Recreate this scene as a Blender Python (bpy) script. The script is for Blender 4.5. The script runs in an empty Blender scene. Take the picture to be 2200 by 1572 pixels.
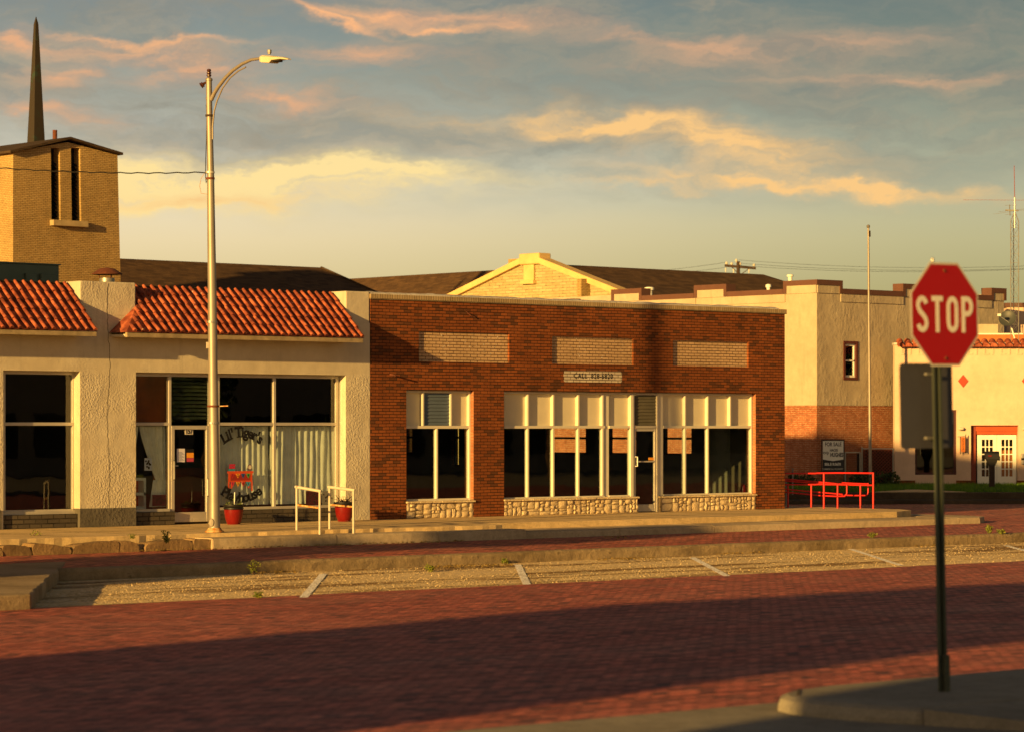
import bpy, bmesh, math, random
from mathutils import Vector, Matrix, Euler
SC = bpy.context.scene
COL = SC.collection
random.seed(11)

# ------------------------------------------------------------------ camera
TH = math.radians(41.7); CT, ST = math.cos(TH), math.sin(TH)
FPX = 105/36*2200; CAMZ = 2.2; HOR = 915.0
cam_d = bpy.data.cameras.new('camera'); cam = bpy.data.objects.new('camera', cam_d); COL.objects.link(cam)
cam.location = (0, 0, CAMZ); cam.rotation_euler = (math.radians(90), 0, -TH)
cam_d.lens = 105; cam_d.sensor_width = 36; cam_d.shift_y = (HOR-786)/2200
cam_d.clip_end = 6000; cam_d.clip_start = 0.3
cam_d.dof.use_dof = True; cam_d.dof.focus_distance = 74; cam_d.dof.aperture_fstop = 2.3
SC.camera = cam
SC.view_settings.view_transform = 'Standard'; SC.view_settings.look = 'None'
SC.view_settings.exposure = 0.9; SC.view_settings.gamma = 1
# ------------------------------------------------------------------ sun
SUN_TAN, SUN_EL = 3.9, math.radians(9.5)
su, sv = SUN_TAN/math.hypot(SUN_TAN, 1), 1/math.hypot(SUN_TAN, 1)
sdir = Vector((su*math.cos(SUN_EL), sv*math.cos(SUN_EL), -math.sin(SUN_EL)))
sl = bpy.data.lights.new('sun', 'SUN'); so = bpy.data.objects.new('sun', sl); COL.objects.link(so)
sl.energy = 5.0; sl.angle = math.radians(0.6); sl.color = (1.0, 0.58, 0.16)
so.rotation_euler = sdir.to_track_quat('-Z', 'Y').to_euler()

def S(r, g, b, k=1.0):
    f = lambda c: ((c/255+0.055)/1.055)**2.4 if c > 10 else c/255/12.92
    return (f(r)*k, f(g)*k, f(b)*k, 1.0)

# ------------------------------------------------------------------ node helper
class NT:
    def __init__(s, tree): s.t = tree; s.n = tree.nodes; s.l = tree.links
    def put(s, sock, v):
        if v is None: return
        if isinstance(v, bpy.types.NodeSocket): s.l.new(v, sock)
        elif isinstance(v, bpy.types.Node): s.l.new(v.outputs[0], sock)
        else: sock.default_value = v
    def m(s, op, a, b=None, c=None, clamp=False):
        n = s.n.new('ShaderNodeMath'); n.operation = op; n.use_clamp = clamp
        s.put(n.inputs[0], a); s.put(n.inputs[1], b); s.put(n.inputs[2], c); return n.outputs[0]
    def v(s, op, a, b=None):
        n = s.n.new('ShaderNodeVectorMath'); n.operation = op
        s.put(n.inputs[0], a)
        if b is not None: s.put(n.inputs[3 if op == 'SCALE' else 1], b)
        return n.outputs[1] if op in ('DOT_PRODUCT', 'LENGTH') else n.outputs[0]
    def noise(s, vec, scale, detail=3, rough=.55, dist=0):
        n = s.n.new('ShaderNodeTexNoise'); s.put(n.inputs['Vector'], vec)
        n.inputs['Scale'].default_value = scale; n.inputs['Detail'].default_value = detail
        n.inputs['Roughness'].default_value = rough; n.inputs['Distortion'].default_value = dist
        return n
    def mix(s, f, a, b, mode='MIX'):
        n = s.n.new('ShaderNodeMix'); n.data_type = 'RGBA'; n.blend_type = mode
        s.put(n.inputs[0], f); s.put(n.inputs[6], a); s.put(n.inputs[7], b); return n.outputs[2]
    def ramp(s, f, stops, interp='LINEAR'):
        n = s.n.new('ShaderNodeValToRGB'); n.color_ramp.interpolation = interp
        e = n.color_ramp.elements
        while len(e) < len(stops): e.new(0.5)
        for i, (p, c) in enumerate(stops): e[i].position = p; e[i].color = c
        s.put(n.inputs[0], f); return n.outputs[0]
    def mr(s, v, a, b, c=0, d=1, smooth=False):
        n = s.n.new('ShaderNodeMapRange'); n.interpolation_type = 'SMOOTHSTEP' if smooth else 'LINEAR'
        s.put(n.inputs[0], v)
        for i, x in enumerate((a, b, c, d)): s.put(n.inputs[i+1], x)
        return n.outputs[0]
    def comb(s, x, y, z=0.0):
        n = s.n.new('ShaderNodeCombineXYZ'); s.put(n.inputs[0], x); s.put(n.inputs[1], y); s.put(n.inputs[2], z); return n.outputs[0]
    def sep(s, v):
        n = s.n.new('ShaderNodeSeparateXYZ'); s.put(n.inputs[0], v); return n.outputs

# ------------------------------------------------------------------ sky
W = bpy.data.worlds.new('World'); SC.world = W; W.use_nodes = True
def build_sky():
    N = NT(W.node_tree); N.n.clear()
    out = N.n.new('ShaderNodeOutputWorld')
    tc = N.n.new('ShaderNodeTexCoord').outputs['Generated']
    d = N.v('NORMALIZE', tc)
    rx = N.v('DOT_PRODUCT', d, (CT, -ST, 0)); fy = N.v('DOT_PRODUCT', d, (ST, CT, 0))
    z = N.sep(d)[2]
    az = N.m('ARCTAN2', rx, fy)
    hl = N.m('SQRT', N.m('ADD', N.m('MULTIPLY', rx, rx), N.m('MULTIPLY', fy, fy)))
    el = N.m('ARCTAN2', z, hl)
    X = N.m('MULTIPLY_ADD', az, 6.417, 1.1)      # thousands of photo pixels of bearing
    E = N.m('MULTIPLY', el, 6.417)               # same unit above the horizon
    P = N.comb(X, N.m('MULTIPLY', E, 2.6), 0.0)
    n1 = N.noise(P, 2.3, 6, .6)
    n2 = N.noise(N.comb(X, N.m('MULTIPLY', E, 1.8), 7.3), 5.5, 5, .6)
    wv = N.v('SCALE', N.v('SUBTRACT', n1.outputs['Color'], (.5, .5, .5)), 0.34)
    wv2 = N.v('SCALE', N.v('SUBTRACT', n2.outputs['Color'], (.5, .5, .5)), 0.17)
    Q = N.v('ADD', N.v('ADD', N.comb(X, E, 0.0), N.v('MULTIPLY', wv, (1.0, .42, 0))), N.v('MULTIPLY', wv2, (1.0, .5, 0)))
    q = N.sep(Q); qx, qe = q[0], q[1]
    def blob(px, py, a, b, rot=0, power=1.0):
        cx, cy = px/1000, (915-py)/1000; a /= 1000; b /= 1000
        dx = N.m('SUBTRACT', qx, cx); dy = N.m('SUBTRACT', qe, cy)
        c, s_ = math.cos(math.radians(rot)), math.sin(math.radians(rot))
        u = N.m('MULTIPLY_ADD', dx, c/a, N.m('MULTIPLY', dy, s_/a))
        v = N.m('MULTIPLY_ADD', dx, -s_/b, N.m('MULTIPLY', dy, c/b))
        r = N.m('ADD', N.m('MULTIPLY', u, u), N.m('MULTIPLY', v, v))
        return N.m('MULTIPLY', N.m('EXPONENT', N.m('MULTIPLY', r, -1.0)), power)
    e = N.m('DIVIDE', E, 10.1, clamp=True)        # 0 horizon .. 1 zenith
    base = N.ramp(e, [(0.0, S(206, 186, 126)), (.028, S(208, 192, 138)), (.041, S(226, 210, 166)), (.0515, S(214, 210, 186)),
                      (.061, S(192, 192, 174)), (.077, S(134, 150, 144)), (.092, S(112, 130, 136)), (.15, S(92, 94, 100)), (.3, S(50, 56, 70)), (1.0, S(28, 34, 50))])
    side = N.mr(X, .2, 2.3, 0, 1, True)
    base = N.mix(N.m('MULTIPLY', side, .55), base, N.mix(.0, base, base))
    tint = N.mix(side, (1.12, 1.06, 1.06, 1), (.66, .70, .62, 1))
    base = N.mix(1.0, base, tint, 'MULTIPLY')
    # grey cloud deck, thick to the upper left, thin lower
    fb = N.noise(N.comb(N.m('MULTIPLY', qx, 1.0), N.m('MULTIPLY', qe, 2.9), 2.0), 2.1, 7, .62).outputs[0]
    deck_h = N.m('MULTIPLY', N.mr(qe, .42, .62, 0, 1, True), N.mr(qe, 1.1, 2.6, 1, .25, True))
    deck = N.m('MULTIPLY', deck_h, N.mr(fb, .36, .60, .25, 1, True))
    fb2 = N.noise(N.comb(N.m('MULTIPLY', qx, .9), N.m('MULTIPLY', qe, 3.2), 9.0), 6.2, 7, .66).outputs[0]
    greyc = N.ramp(fb2, [(.30, S(118, 121, 118)), (.46, S(146, 139, 124)), (.58, S(178, 158, 130)), (.72, S(212, 174, 134))])
    greyc = N.mix(side, greyc, N.mix(.5, greyc, S(118, 122, 110)))
    c = N.mix(N.m('MULTIPLY', deck, .68), base, greyc)
    fib = N.noise(N.comb(N.m('MULTIPLY', qx, 1.6), N.m('MULTIPLY', qe, 9.0), 4.0), 4.0, 6, .6).outputs[0]
    def lay(c, masks, col, k):
        mm = masks[0]
        for x in masks[1:]: mm = N.m('ADD', mm, x)
        tex = N.m('MULTIPLY', N.mr(fb2, .36, .60, .4, 1.15), N.mr(fib, .36, .60, .55, 1.15))
        return N.mix(N.m('MULTIPLY', N.m('MULTIPLY', mm, tex), k, clamp=True), c, col)
    # grey bodies
    c = lay(c, [blob(430, 240, 520, 90, -3), blob(1350, 190, 460, 60, -4), blob(300, 30, 500, 40), blob(1950, 90, 420, 60, 3, .7),
                blob(1050, 105, 420, 30, 2, .6), blob(640, 345, 330, 22, 0, .9), blob(1700, 330, 500, 30, -14, .5)], S(138, 134, 121), .6)
    c = lay(c, [blob(130, 180, 90, 20, 10), blob(600, 200, 140, 18, -8), blob(760, 120, 180, 22), blob(880, 30, 150, 16), blob(60, 100, 60, 20),
                blob(1130, 45, 120, 14, -6), blob(420, 160, 130, 16, 8), blob(100, 260, 110, 20, -5), blob(300, 130, 260, 18, -4, .8),
                blob(1700, 110, 300, 26, 4, .5), blob(1950, 180, 320, 18, -3, .5), blob(1420, 95, 200, 14, -4, .6)], S(228, 170, 126), .88)
    # sun-lit cloud bands
    c = lay(c, [blob(430, 395, 330, 42, 2), blob(760, 360, 240, 22, -1), blob(330, 440, 170, 16, 3), blob(560, 400, 420, 40, 1, .7)], S(255, 224, 152), 1.1)
    c = lay(c, [blob(450, 425, 260, 16, 3, .8), blob(1230, 262, 240, 20, -2, .9), blob(1500, 290, 240, 28, -10), blob(1640, 350, 260, 30, -12, .8), blob(1700, 400, 420, 13, -7, .8),
                blob(2000, 425, 260, 12, -6, .6), blob(1380, 385, 130, 8, -4, .7)], S(250, 198, 126), .9)
    c = lay(c, [blob(250, 97, 110, 9, -9), blob(380, 108, 120, 8, 6), blob(700, 42, 110, 10, -14), blob(980, 56, 170, 9, -2), blob(800, 30, 80, 7)],
            S(252, 182, 124), .85)
    # open pale patch under the bands, small dark wisp
    c = lay(c, [blob(1150, 340, 330, 26, -2, .7), blob(1050, 420, 480, 40, 0, .35)], S(178, 186, 172), .55)
    # warm western glow round the sun, behind the viewer
    sd = N.v('DOT_PRODUCT', d, tuple(-sdir))
    glow = N.m('MULTIPLY', N.m('POWER', N.m('MAXIMUM', sd, 0.0), 4.0), N.mr(E, .6, 3.2, 1, .05, True))
    band = N.m('MULTIPLY', N.mr(fy, -.1, -.8, 0, 1, True), N.mr(E, .5, 2.6, 1, 0, True))
    c = N.mix(N.m('MULTIPLY', band, .6), c, (1.0, .70, .40, 1))
    c = N.mix(N.m('MULTIPLY', glow, .9), c, (2.2, 1.35, .62, 1))
    sky = N.n.new('ShaderNodeTexSky'); sky.sky_type = 'NISHITA'; sky.sun_disc = False
    sky.sun_elevation = SUN_EL; sky.sun_rotation = math.atan2(-su, -sv)
    bg = N.n.new('ShaderNodeBackground'); N.put(bg.inputs[0], c); bg.inputs[1].default_value = .60
    bg2 = N.n.new('ShaderNodeBackground'); N.put(bg2.inputs[0], sky.outputs[0]); bg2.inputs[1].default_value = .03
    mixs = N.n.new('ShaderNodeMixShader'); mixs.inputs[0].default_value = .12
    N.l.new(bg.outputs[0], mixs.inputs[1]); N.l.new(bg2.outputs[0], mixs.inputs[2])
    N.l.new(mixs.outputs[0], out.inputs[0])
build_sky()

# ------------------------------------------------------------------ coordinate helpers (world: x along the shop fronts, y away from the street)
def rr(px): return (px-1100)/FPX
def Zy(px, y): return y/(CT-rr(px)*ST)
def UX(px, y): return Zy(px, y)*(rr(px)*CT+ST)
def ZZ(px, py, y): return CAMZ+(HOR-py)/FPX*Zy(px, y)
def FPt(px, py, y): return (UX(px, y), y, ZZ(px, py, y))
def GP(px, py, z):
    Z = (CAMZ-z)*FPX/(py-HOR); r = rr(px)
    return (Z*(r*CT+ST), Z*(CT-r*ST), z)
def CP(px, py, Z):
    r = rr(px); return Vector((Z*(r*CT+ST), Z*(CT-r*ST), CAMZ+(HOR-py)/FPX*Z))
def XP(px, x):                 # depth y of the plane x=const seen at px
    r = rr(px); Z = x/(r*CT+ST); return Z*(CT-r*ST), Z
F = 54.8

# ------------------------------------------------------------------ object helpers
ROOTS = {}
def thing(name, label, cat, loc=(0, 0, 0), rotz=0.0, group=None):
    o = bpy.data.objects.new(name, None); COL.objects.link(o)
    o.location = loc; o.rotation_euler = (0, 0, rotz); o.empty_display_size = .2
    o['label'] = label; o['category'] = cat
    if group: o['group'] = group
    ROOTS[o.name] = Matrix.Translation(loc) @ Matrix.Rotation(rotz, 4, 'Z')
    return o
def root_of(o):
    while o.parent: o = o.parent
    return o
class MB:
    def __init__(s): s.vs = []; s.fs = []
    def add(s, vs, fs):
        k = len(s.vs); s.vs += [Vector(v) for v in vs]; s.fs += [tuple(i+k for i in f) for f in fs]; return s
    def box(s, x0, y0, z0, x1, y1, z1):
        v = [(x, y, z) for z in (z0, z1) for y in (y0, y1) for x in (x0, x1)]
        return s.add(v, [(0, 2, 3, 1), (4, 5, 7, 6), (0, 1, 5, 4), (2, 6, 7, 3), (0, 4, 6, 2), (1, 3, 7, 5)])
    def quad(s, *p): return s.add(p, [tuple(range(len(p)))])
    def bar(s, p, q, w, h=None, up=(0, 0, 1)):
        p, q = Vector(p), Vector(q); h = h or w; d = (q-p).normalized(); u = Vector(up)
        a = d.cross(u)
        if a.length < 1e-4: a = d.cross(Vector((0, 1, 0)))
        a.normalize(); b = a.cross(d); a = a*w/2; b = b*h/2
        v = [p-a-b, p+a-b, p+a+b, p-a+b, q-a-b, q+a-b, q+a+b, q-a+b]
        return s.add(v, [(0, 1, 2, 3), (7, 6, 5, 4), (0, 4, 5, 1), (1, 5, 6, 2), (2, 6, 7, 3), (3, 7, 4, 0)])
    def tube(s, pts, r, n=10, cap=True):
        pts = [Vector(p) for p in pts]; rs = r if isinstance(r, (list, tuple)) else [r]*len(pts)
        k = len(s.vs); prev = None
        for i, p in enumerate(pts):
            d = (pts[min(i+1, len(pts)-1)]-pts[max(i-1, 0)]).normalized()
            if prev is None:
                a = d.cross(Vector((0, 0, 1)))
                if a.length < 1e-3: a = d.cross(Vector((0, 1, 0)))
            else: a = prev-d*prev.dot(d)
            a.normalize(); prev = a; b = d.cross(a)
            for j in range(n):
                t = 2*math.pi*j/n; s.vs.append(p+(a*math.cos(t)+b*math.sin(t))*rs[i])
        for i in range(len(pts)-1):
            for j in range(n):
                j2 = (j+1) % n
                s.fs.append((k+i*n+j, k+i*n+j2, k+(i+1)*n+j2, k+(i+1)*n+j))
        if cap:
            s.fs.append(tuple(k+j for j in range(n))[::-1]); s.fs.append(tuple(k+(len(pts)-1)*n+j for j in range(n)))
        return s
    def lathe(s, c, prof, n=20, axis=None):
        c = Vector(c); k = len(s.vs)
        for r, h in prof:
            for j in range(n):
                t = 2*math.pi*j/n; v = Vector((r*math.cos(t), r*math.sin(t), h))
                if axis is not None: v = axis @ v
                s.vs.append(c+v)
        for i in range(len(prof)-1):
            for j in range(n):
                j2 = (j+1) % n; s.fs.append((k+i*n+j, k+i*n+j2, k+(i+1)*n+j2, k+(i+1)*n+j))
        s.fs.append(tuple(k+j for j in range(n))[::-1]); s.fs.append(tuple(k+(len(prof)-1)*n+j for j in range(n)))
        return s
    def prism(s, poly, z0, z1):
        n = len(poly); v = [(x, y, z0) for x, y in poly]+[(x, y, z1) for x, y in poly]
        f = [tuple(range(n))[::-1], tuple(range(n, 2*n))]+[(i, (i+1) % n, n+(i+1) % n, n+i) for i in range(n)]
        return s.add(v, f)
    def map(s, fn):
        s.vs = [Vector(fn(v)) for v in s.vs]; return s
    def build(s, name, mat, parent=None, smooth=False, local=False, bevel=0, sub=0, angle=40):
        me = bpy.data.meshes.new(name)
        vs = s.vs
        if parent is not None and not local:
            inv = ROOTS[root_of(parent).name].inverted(); vs = [inv @ v for v in vs]
        me.from_pydata([tuple(v) for v in vs], [], s.fs); me.update()
        bm = bmesh.new(); bm.from_mesh(me); bmesh.ops.recalc_face_normals(bm, faces=bm.faces); bm.to_mesh(me); bm.free()
        if mat: me.materials.append(mat)
        if smooth:
            for p in me.polygons: p.use_smooth = True
            try: me.set_sharp_from_angle(angle=math.radians(angle))
            except Exception: pass
        o = bpy.data.objects.new(name, me); COL.objects.link(o)
        if parent is not None: o.parent = parent
        if bevel:
            b = o.modifiers.new('bevel', 'BEVEL'); b.width = bevel; b.segments = 2; b.limit_method = 'ANGLE'
        if sub:
            b = o.modifiers.new('sub', 'SUBSURF'); b.levels = sub; b.render_levels = sub
        return o
def tag(o, label, cat, group=None, kind=None):
    if label: o['label'] = label
    if cat: o['category'] = cat
    if group: o['group'] = group
    if kind: o['kind'] = kind
    return o
def struct(o): o['kind'] = 'structure'; return o
def lab(o, text): o['label'] = text; return o
def bx(*a): return MB().box(*a)
def copy_tree(root, loc, rotz, label, group=None):
    c = root.copy(); COL.objects.link(c); c.location = loc; c.rotation_euler = (0, 0, rotz); c['label'] = label
    if group: c['group'] = group
    for ch in [o for o in bpy.data.objects if o.parent == root]:
        k = ch.copy(); COL.objects.link(k); k.parent = c
        for g in [o for o in bpy.data.objects if o.parent == ch]:
            h = g.copy(); COL.objects.link(h); h.parent = k
    return c

def slab(fr, a0, a1, z0, top, holes=(), t=.25, breaks=()):
    """wall slab with holes; fr(a, depth, z) -> point; top is a number or a function of a"""
    mb = MB(); tf = top if callable(top) else (lambda a: top)
    xs = sorted(set([a0, a1]+[h[0] for h in holes]+[h[1] for h in holes]+list(breaks)))
    xs = [x for x in xs if a0-1e-6 <= x <= a1+1e-6]
    for x0, x1 in zip(xs, xs[1:]):
        if x1-x0 < 1e-5: continue
        cut = sorted([(h[2], h[3]) for h in holes if h[0] < x1-1e-5 and h[1] > x0+1e-5])
        spans = []; z = z0
        for za, zb in cut:
            if za > z+1e-5: spans.append((z, za))
            z = zb
        spans.append((z, None))
        for za, zb in spans:
            t0, t1 = (tf(x0), tf(x1)) if zb is None else (zb, zb)
            if min(t0, t1) <= za+1e-5 and max(t0, t1) <= za+1e-5: continue
            mb.quad(fr(x0, 0, za), fr(x1, 0, za), fr(x1, 0, t1), fr(x0, 0, t0))
            mb.quad(fr(x0, t, za), fr(x0, t, t0), fr(x1, t, t1), fr(x1, t, za))
        mb.quad(fr(x0, 0, tf(x0)), fr(x1, 0, tf(x1)), fr(x1, t, tf(x1)), fr(x0, t, tf(x0)))
    for a in (a0, a1): mb.quad(fr(a, 0, z0), fr(a, t, z0), fr(a, t, tf(a)), fr(a, 0, tf(a)))
    for xa, xb, za, zb in holes:
        for x in (xa, xb): mb.quad(fr(x, 0, za), fr(x, t, za), fr(x, t, zb), fr(x, 0, zb))
        mb.quad(fr(xa, 0, zb), fr(xb, 0, zb), fr(xb, t, zb), fr(xa, t, zb))
        if za > z0+1e-4: mb.quad(fr(xa, 0, za), fr(xb, 0, za), fr(xb, t, za), fr(xa, t, za))
    return mb

# ------------------------------------------------------------------ materials
MATS = {}
def newmat(name):
    m = bpy.data.materials.new(name); m.use_nodes = True; N = NT(m.node_tree); N.n.clear()
    o = N.n.new('ShaderNodeOutputMaterial'); p = N.n.new('ShaderNodeBsdfPrincipled'); N.l.new(p.outputs[0], o.inputs[0])
    N.p = p; N.o = o; N.co = N.n.new('ShaderNodeTexCoord').outputs['Object']
    return m, N
def bump(N, h, strength, dist=.02, prev=None):
    b = N.n.new('ShaderNodeBump'); b.inputs['Strength'].default_value = strength; b.inputs['Distance'].default_value = dist
    N.put(b.inputs['Height'], h)
    if prev: N.l.new(prev, b.inputs['Normal'])
    return b.outputs[0]
def M_plain(name, col, rough=.5, metal=0, var=.12, vscale=3, bstr=0, bscale=60, spec=.4):
    m, N = newmat(name)
    n = N.noise(N.co, vscale, 4).outputs[0]
    f = N.mr(n, .3, .7, 1-var, 1+var)
    N.put(N.p.inputs['Base Color'], N.mix(1.0, col, N.comb(f, f, f), 'MULTIPLY'))
    N.p.inputs['Roughness'].default_value = rough; N.p.inputs['Metallic'].default_value = metal
    N.p.inputs['Specular IOR Level'].default_value = spec
    if bstr: N.put(N.p.inputs['Normal'], bump(N, N.noise(N.co, bscale, 3).outputs[0], bstr, .01))
    return m
def M_stucco(name, col, col2, bstr=.6, bscale=16, rough=.9, stains=.3, stretch=1.0, dist=.04, crack=True, band=None):
    m, N = newmat(name)
    big = N.noise(N.co, .7, 4, .6).outputs[0]; mid = N.noise(N.co, 4, 5, .6).outputs[0]
    streak = N.noise(N.v('MULTIPLY', N.co, (5, 5, .35)), 1.0, 4, .6).outputs[0]
    c = N.mix(N.mr(big, .35, .7), col, col2)
    f = N.mr(mid, .3, .7, .93, 1.05); c = N.mix(1.0, c, N.comb(f, f, f), 'MULTIPLY')
    c = N.mix(N.m('MULTIPLY', N.mr(streak, .58, .78), stains), c, tuple(x*.45 for x in col2[:3])+(1,))
    N.put(N.p.inputs['Base Color'], c); N.p.inputs['Roughness'].default_value = rough; N.p.inputs['Specular IOR Level'].default_value = .2
    fine = N.noise(N.v('MULTIPLY', N.co, (1, 1, stretch)), bscale, 3, .55).outputs[0]
    area = N.mr(N.noise(N.co, .9, 2).outputs[0], .40, .60, .2, 1.0)
    if band:
        zc = N.sep(N.co)[2]; zb_ = N.m('MULTIPLY', N.mr(zc, band[0]-.1, band[0]), N.mr(zc, band[1]+.1, band[1])); area = N.m('MULTIPLY', area, N.m('MULTIPLY_ADD', zb_, -.8, 1.0))
    nb = bump(N, N.m('MULTIPLY', fine, area), bstr, dist)
    nb = bump(N, N.noise(N.co, 2.2, 3).outputs[0], .25, .05, nb)
    if crack:
        v = N.n.new('ShaderNodeTexVoronoi'); v.feature = 'DISTANCE_TO_EDGE'; v.inputs['Scale'].default_value = .55
        N.put(v.inputs['Vector'], N.v('ADD', N.co, N.v('SCALE', N.noise(N.co, 3, 4).outputs['Color'], .5)))
        nb = bump(N, N.mr(v.outputs[0], 0, .012), .5, .02, nb)
    N.put(N.p.inputs['Normal'], nb)
    return m
def brickvec(N, swap=False):
    s = N.sep(N.co); a = N.m('ADD', s[0], s[1])
    return N.comb(s[2], a, 0.0) if swap else N.comb(a, s[2], 0.0)
def M_brick(name, c1, c2, mortar, bw=.22, rh=.073, ms=.006, bstr=.5, dark=None, darkk=.5, rough=.85, flat=False, swap=False, paint=None, mstain=.25):
    m, N = newmat(name)
    if flat: vec = N.co
    else: vec = brickvec(N, swap)
    # small waviness so courses are not ruler straight
    vec = N.v('ADD', vec, N.v('SCALE', N.v('SUBTRACT', N.noise(N.co, 1.3, 2).outputs['Color'], (.5, .5, .5)), .018))
    b = N.n.new('ShaderNodeTexBrick'); b.offset = .5; b.squash = 1
    N.put(b.inputs['Vector'], vec); b.inputs['Color1'].default_value = (0, 0, 0, 1); b.inputs['Color2'].default_value = (1, 1, 1, 1)
    b.inputs['Mortar'].default_value = (.5, .5, .5, 1); b.inputs['Scale'].default_value = 1
    b.inputs['Brick Width'].default_value = bw; b.inputs['Row Height'].default_value = rh
    b.inputs['Mortar Size'].default_value = ms; b.inputs['Mortar Smooth'].default_value = .3; b.inputs['Bias'].default_value = 0
    rnd = N.sep(b.outputs['Color'])[0]
    bc = N.mix(rnd, c1, c2)
    if dark: bc = N.mix(N.m('MULTIPLY', N.mr(rnd, .78, .86), darkk), bc, dark)
    big = N.noise(N.co, .45, 4, .6).outputs[0]; f = N.mr(big, .3, .7, .78, 1.18)
    fine = N.noise(N.co, 30, 3).outputs[0]; f = N.m('MULTIPLY', f, N.mr(fine, .3, .7, .88, 1.1))
    bc = N.mix(1.0, bc, N.comb(f, f, f), 'MULTIPLY')
    st = N.noise(N.v('MULTIPLY', N.co, (3, 3, .5)), 1.0, 5, .65).outputs[0]
    bc = N.mix(N.m('MULTIPLY', N.mr(st, .55, .75), mstain), bc, (.015, .01, .008, 1))
    mo = N.mix(N.mr(N.noise(N.co, 5, 3).outputs[0], .4, .65), mortar, tuple(x*.35 for x in mortar[:3])+(1,))
    c = N.mix(b.outputs['Fac'], bc, mo)
    N.put(N.p.inputs['Base Color'], c); N.p.inputs['Roughness'].default_value = rough; N.p.inputs['Specular IOR Level'].default_value = .2
    h = N.m('ADD', N.m('MULTIPLY', N.m('SUBTRACT', 1.0, b.outputs['Fac']), 1.0), N.m('MULTIPLY', fine, .35))
    h = N.m('ADD', h, N.m('MULTIPLY', rnd, .25))
    N.put(N.p.inputs['Normal'], bump(N, h, bstr, .012))
    return m
def M_concrete(name, col, col2, bstr=.4, scale=1.0, spots=.5, rough=.9):
    m, N = newmat(name)
    a = N.noise(N.co, .6*scale, 6, .65).outputs[0]; b = N.noise(N.co, 6*scale, 5, .65).outputs[0]; c_ = N.noise(N.co, 45*scale, 3).outputs[0]
    c = N.mix(N.mr(a, .35, .65), col, col2)
    f = N.m('MULTIPLY', N.mr(b, .3, .7, .8, 1.15), N.mr(c_, .3, .7, .85, 1.12)); c = N.mix(1.0, c, N.comb(f, f, f), 'MULTIPLY')
    c = N.mix(N.m('MULTIPLY', N.mr(b, .60, .72), spots), c, tuple(x*.3 for x in col2[:3])+(1,))
    N.put(N.p.inputs['Base Color'], c); N.p.inputs['Roughness'].default_value = rough; N.p.inputs['Specular IOR Level'].default_value = .2
    N.put(N.p.inputs['Normal'], bump(N, N.m('ADD', b, N.m('MULTIPLY', c_, .4)), bstr, .02))
    return m
def M_street(name):
    m, N = newmat(name)
    vec = N.v('ADD', N.co, N.v('SCALE', N.v('SUBTRACT', N.noise(N.co, .8, 2).outputs['Color'], (.5, .5, .5)), .06))
    b = N.n.new('ShaderNodeTexBrick'); b.offset = .5; N.put(b.inputs['Vector'], vec)
    b.inputs['Color1'].default_value = (0, 0, 0, 1); b.inputs['Color2'].default_value = (1, 1, 1, 1); b.inputs['Scale'].default_value = 1
    b.inputs['Brick Width'].default_value = .21; b.inputs['Row Height'].default_value = .10; b.inputs['Mortar Size'].default_value = .010
    b.inputs['Mortar Smooth'].default_value = .4
    rnd = N.sep(b.outputs['Color'])[0]
    c = N.ramp(rnd, [(0, S(140, 70, 54)), (.35, S(194, 98, 76)), (.8, S(224, 124, 98)), (1, S(116, 66, 58))])
    a = N.noise(N.v('MULTIPLY', N.co, (.35, 1, 1)), .5, 6, .68).outputs[0]
    a2 = N.noise(N.v('MULTIPLY', N.co, (.5, 1, 1)), 2.5, 5, .65).outputs[0]
    c = N.mix(N.m('MULTIPLY', N.mr(a, .42, .68), .45), c, S(160, 122, 106))
    a3 = N.noise(N.v('MULTIPLY', N.co, (1.3, 2.2, 1)), 5.0, 5, .8).outputs[0]
    f = N.m('MULTIPLY', N.m('MULTIPLY', N.mr(a2, .3, .7, .72, 1.25), N.mr(a, .3, .7, .82, 1.15)), N.mr(a3, .36, .64, .62, 1.28)); c = N.mix(1.0, c, N.comb(f, f, f), 'MULTIPLY')
    c = N.mix(N.m('MULTIPLY', N.mr(rnd, .86, .92), .6), c, S(70, 44, 42))
    c = N.mix(N.m('MULTIPLY', b.outputs['Fac'], .9), c, S(34, 26, 24))
    holes = N.noise(N.v('MULTIPLY', N.co, (1.2, 3.0, 1)), 1.7, 2, .5).outputs[0]
    c = N.mix(N.m('MULTIPLY', N.mr(holes, .66, .72), .8), c, S(44, 28, 26))
    N.put(N.p.inputs['Base Color'], c); N.p.inputs['Roughness'].default_value = .72; N.p.inputs['Specular IOR Level'].default_value = .35
    fine = N.noise(N.co, 26, 4, .6).outputs[0]
    h = N.m('ADD', N.m('MULTIPLY', N.m('SUBTRACT', 1.0, b.outputs['Fac']), .8), N.m('ADD', N.m('MULTIPLY', rnd, .45), N.m('MULTIPLY', fine, .5)))
    nb = bump(N, h, .55, .018); nb = bump(N, a2, .35, .06, nb)
    N.put(N.p.inputs['Normal'], nb)
    return m
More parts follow.
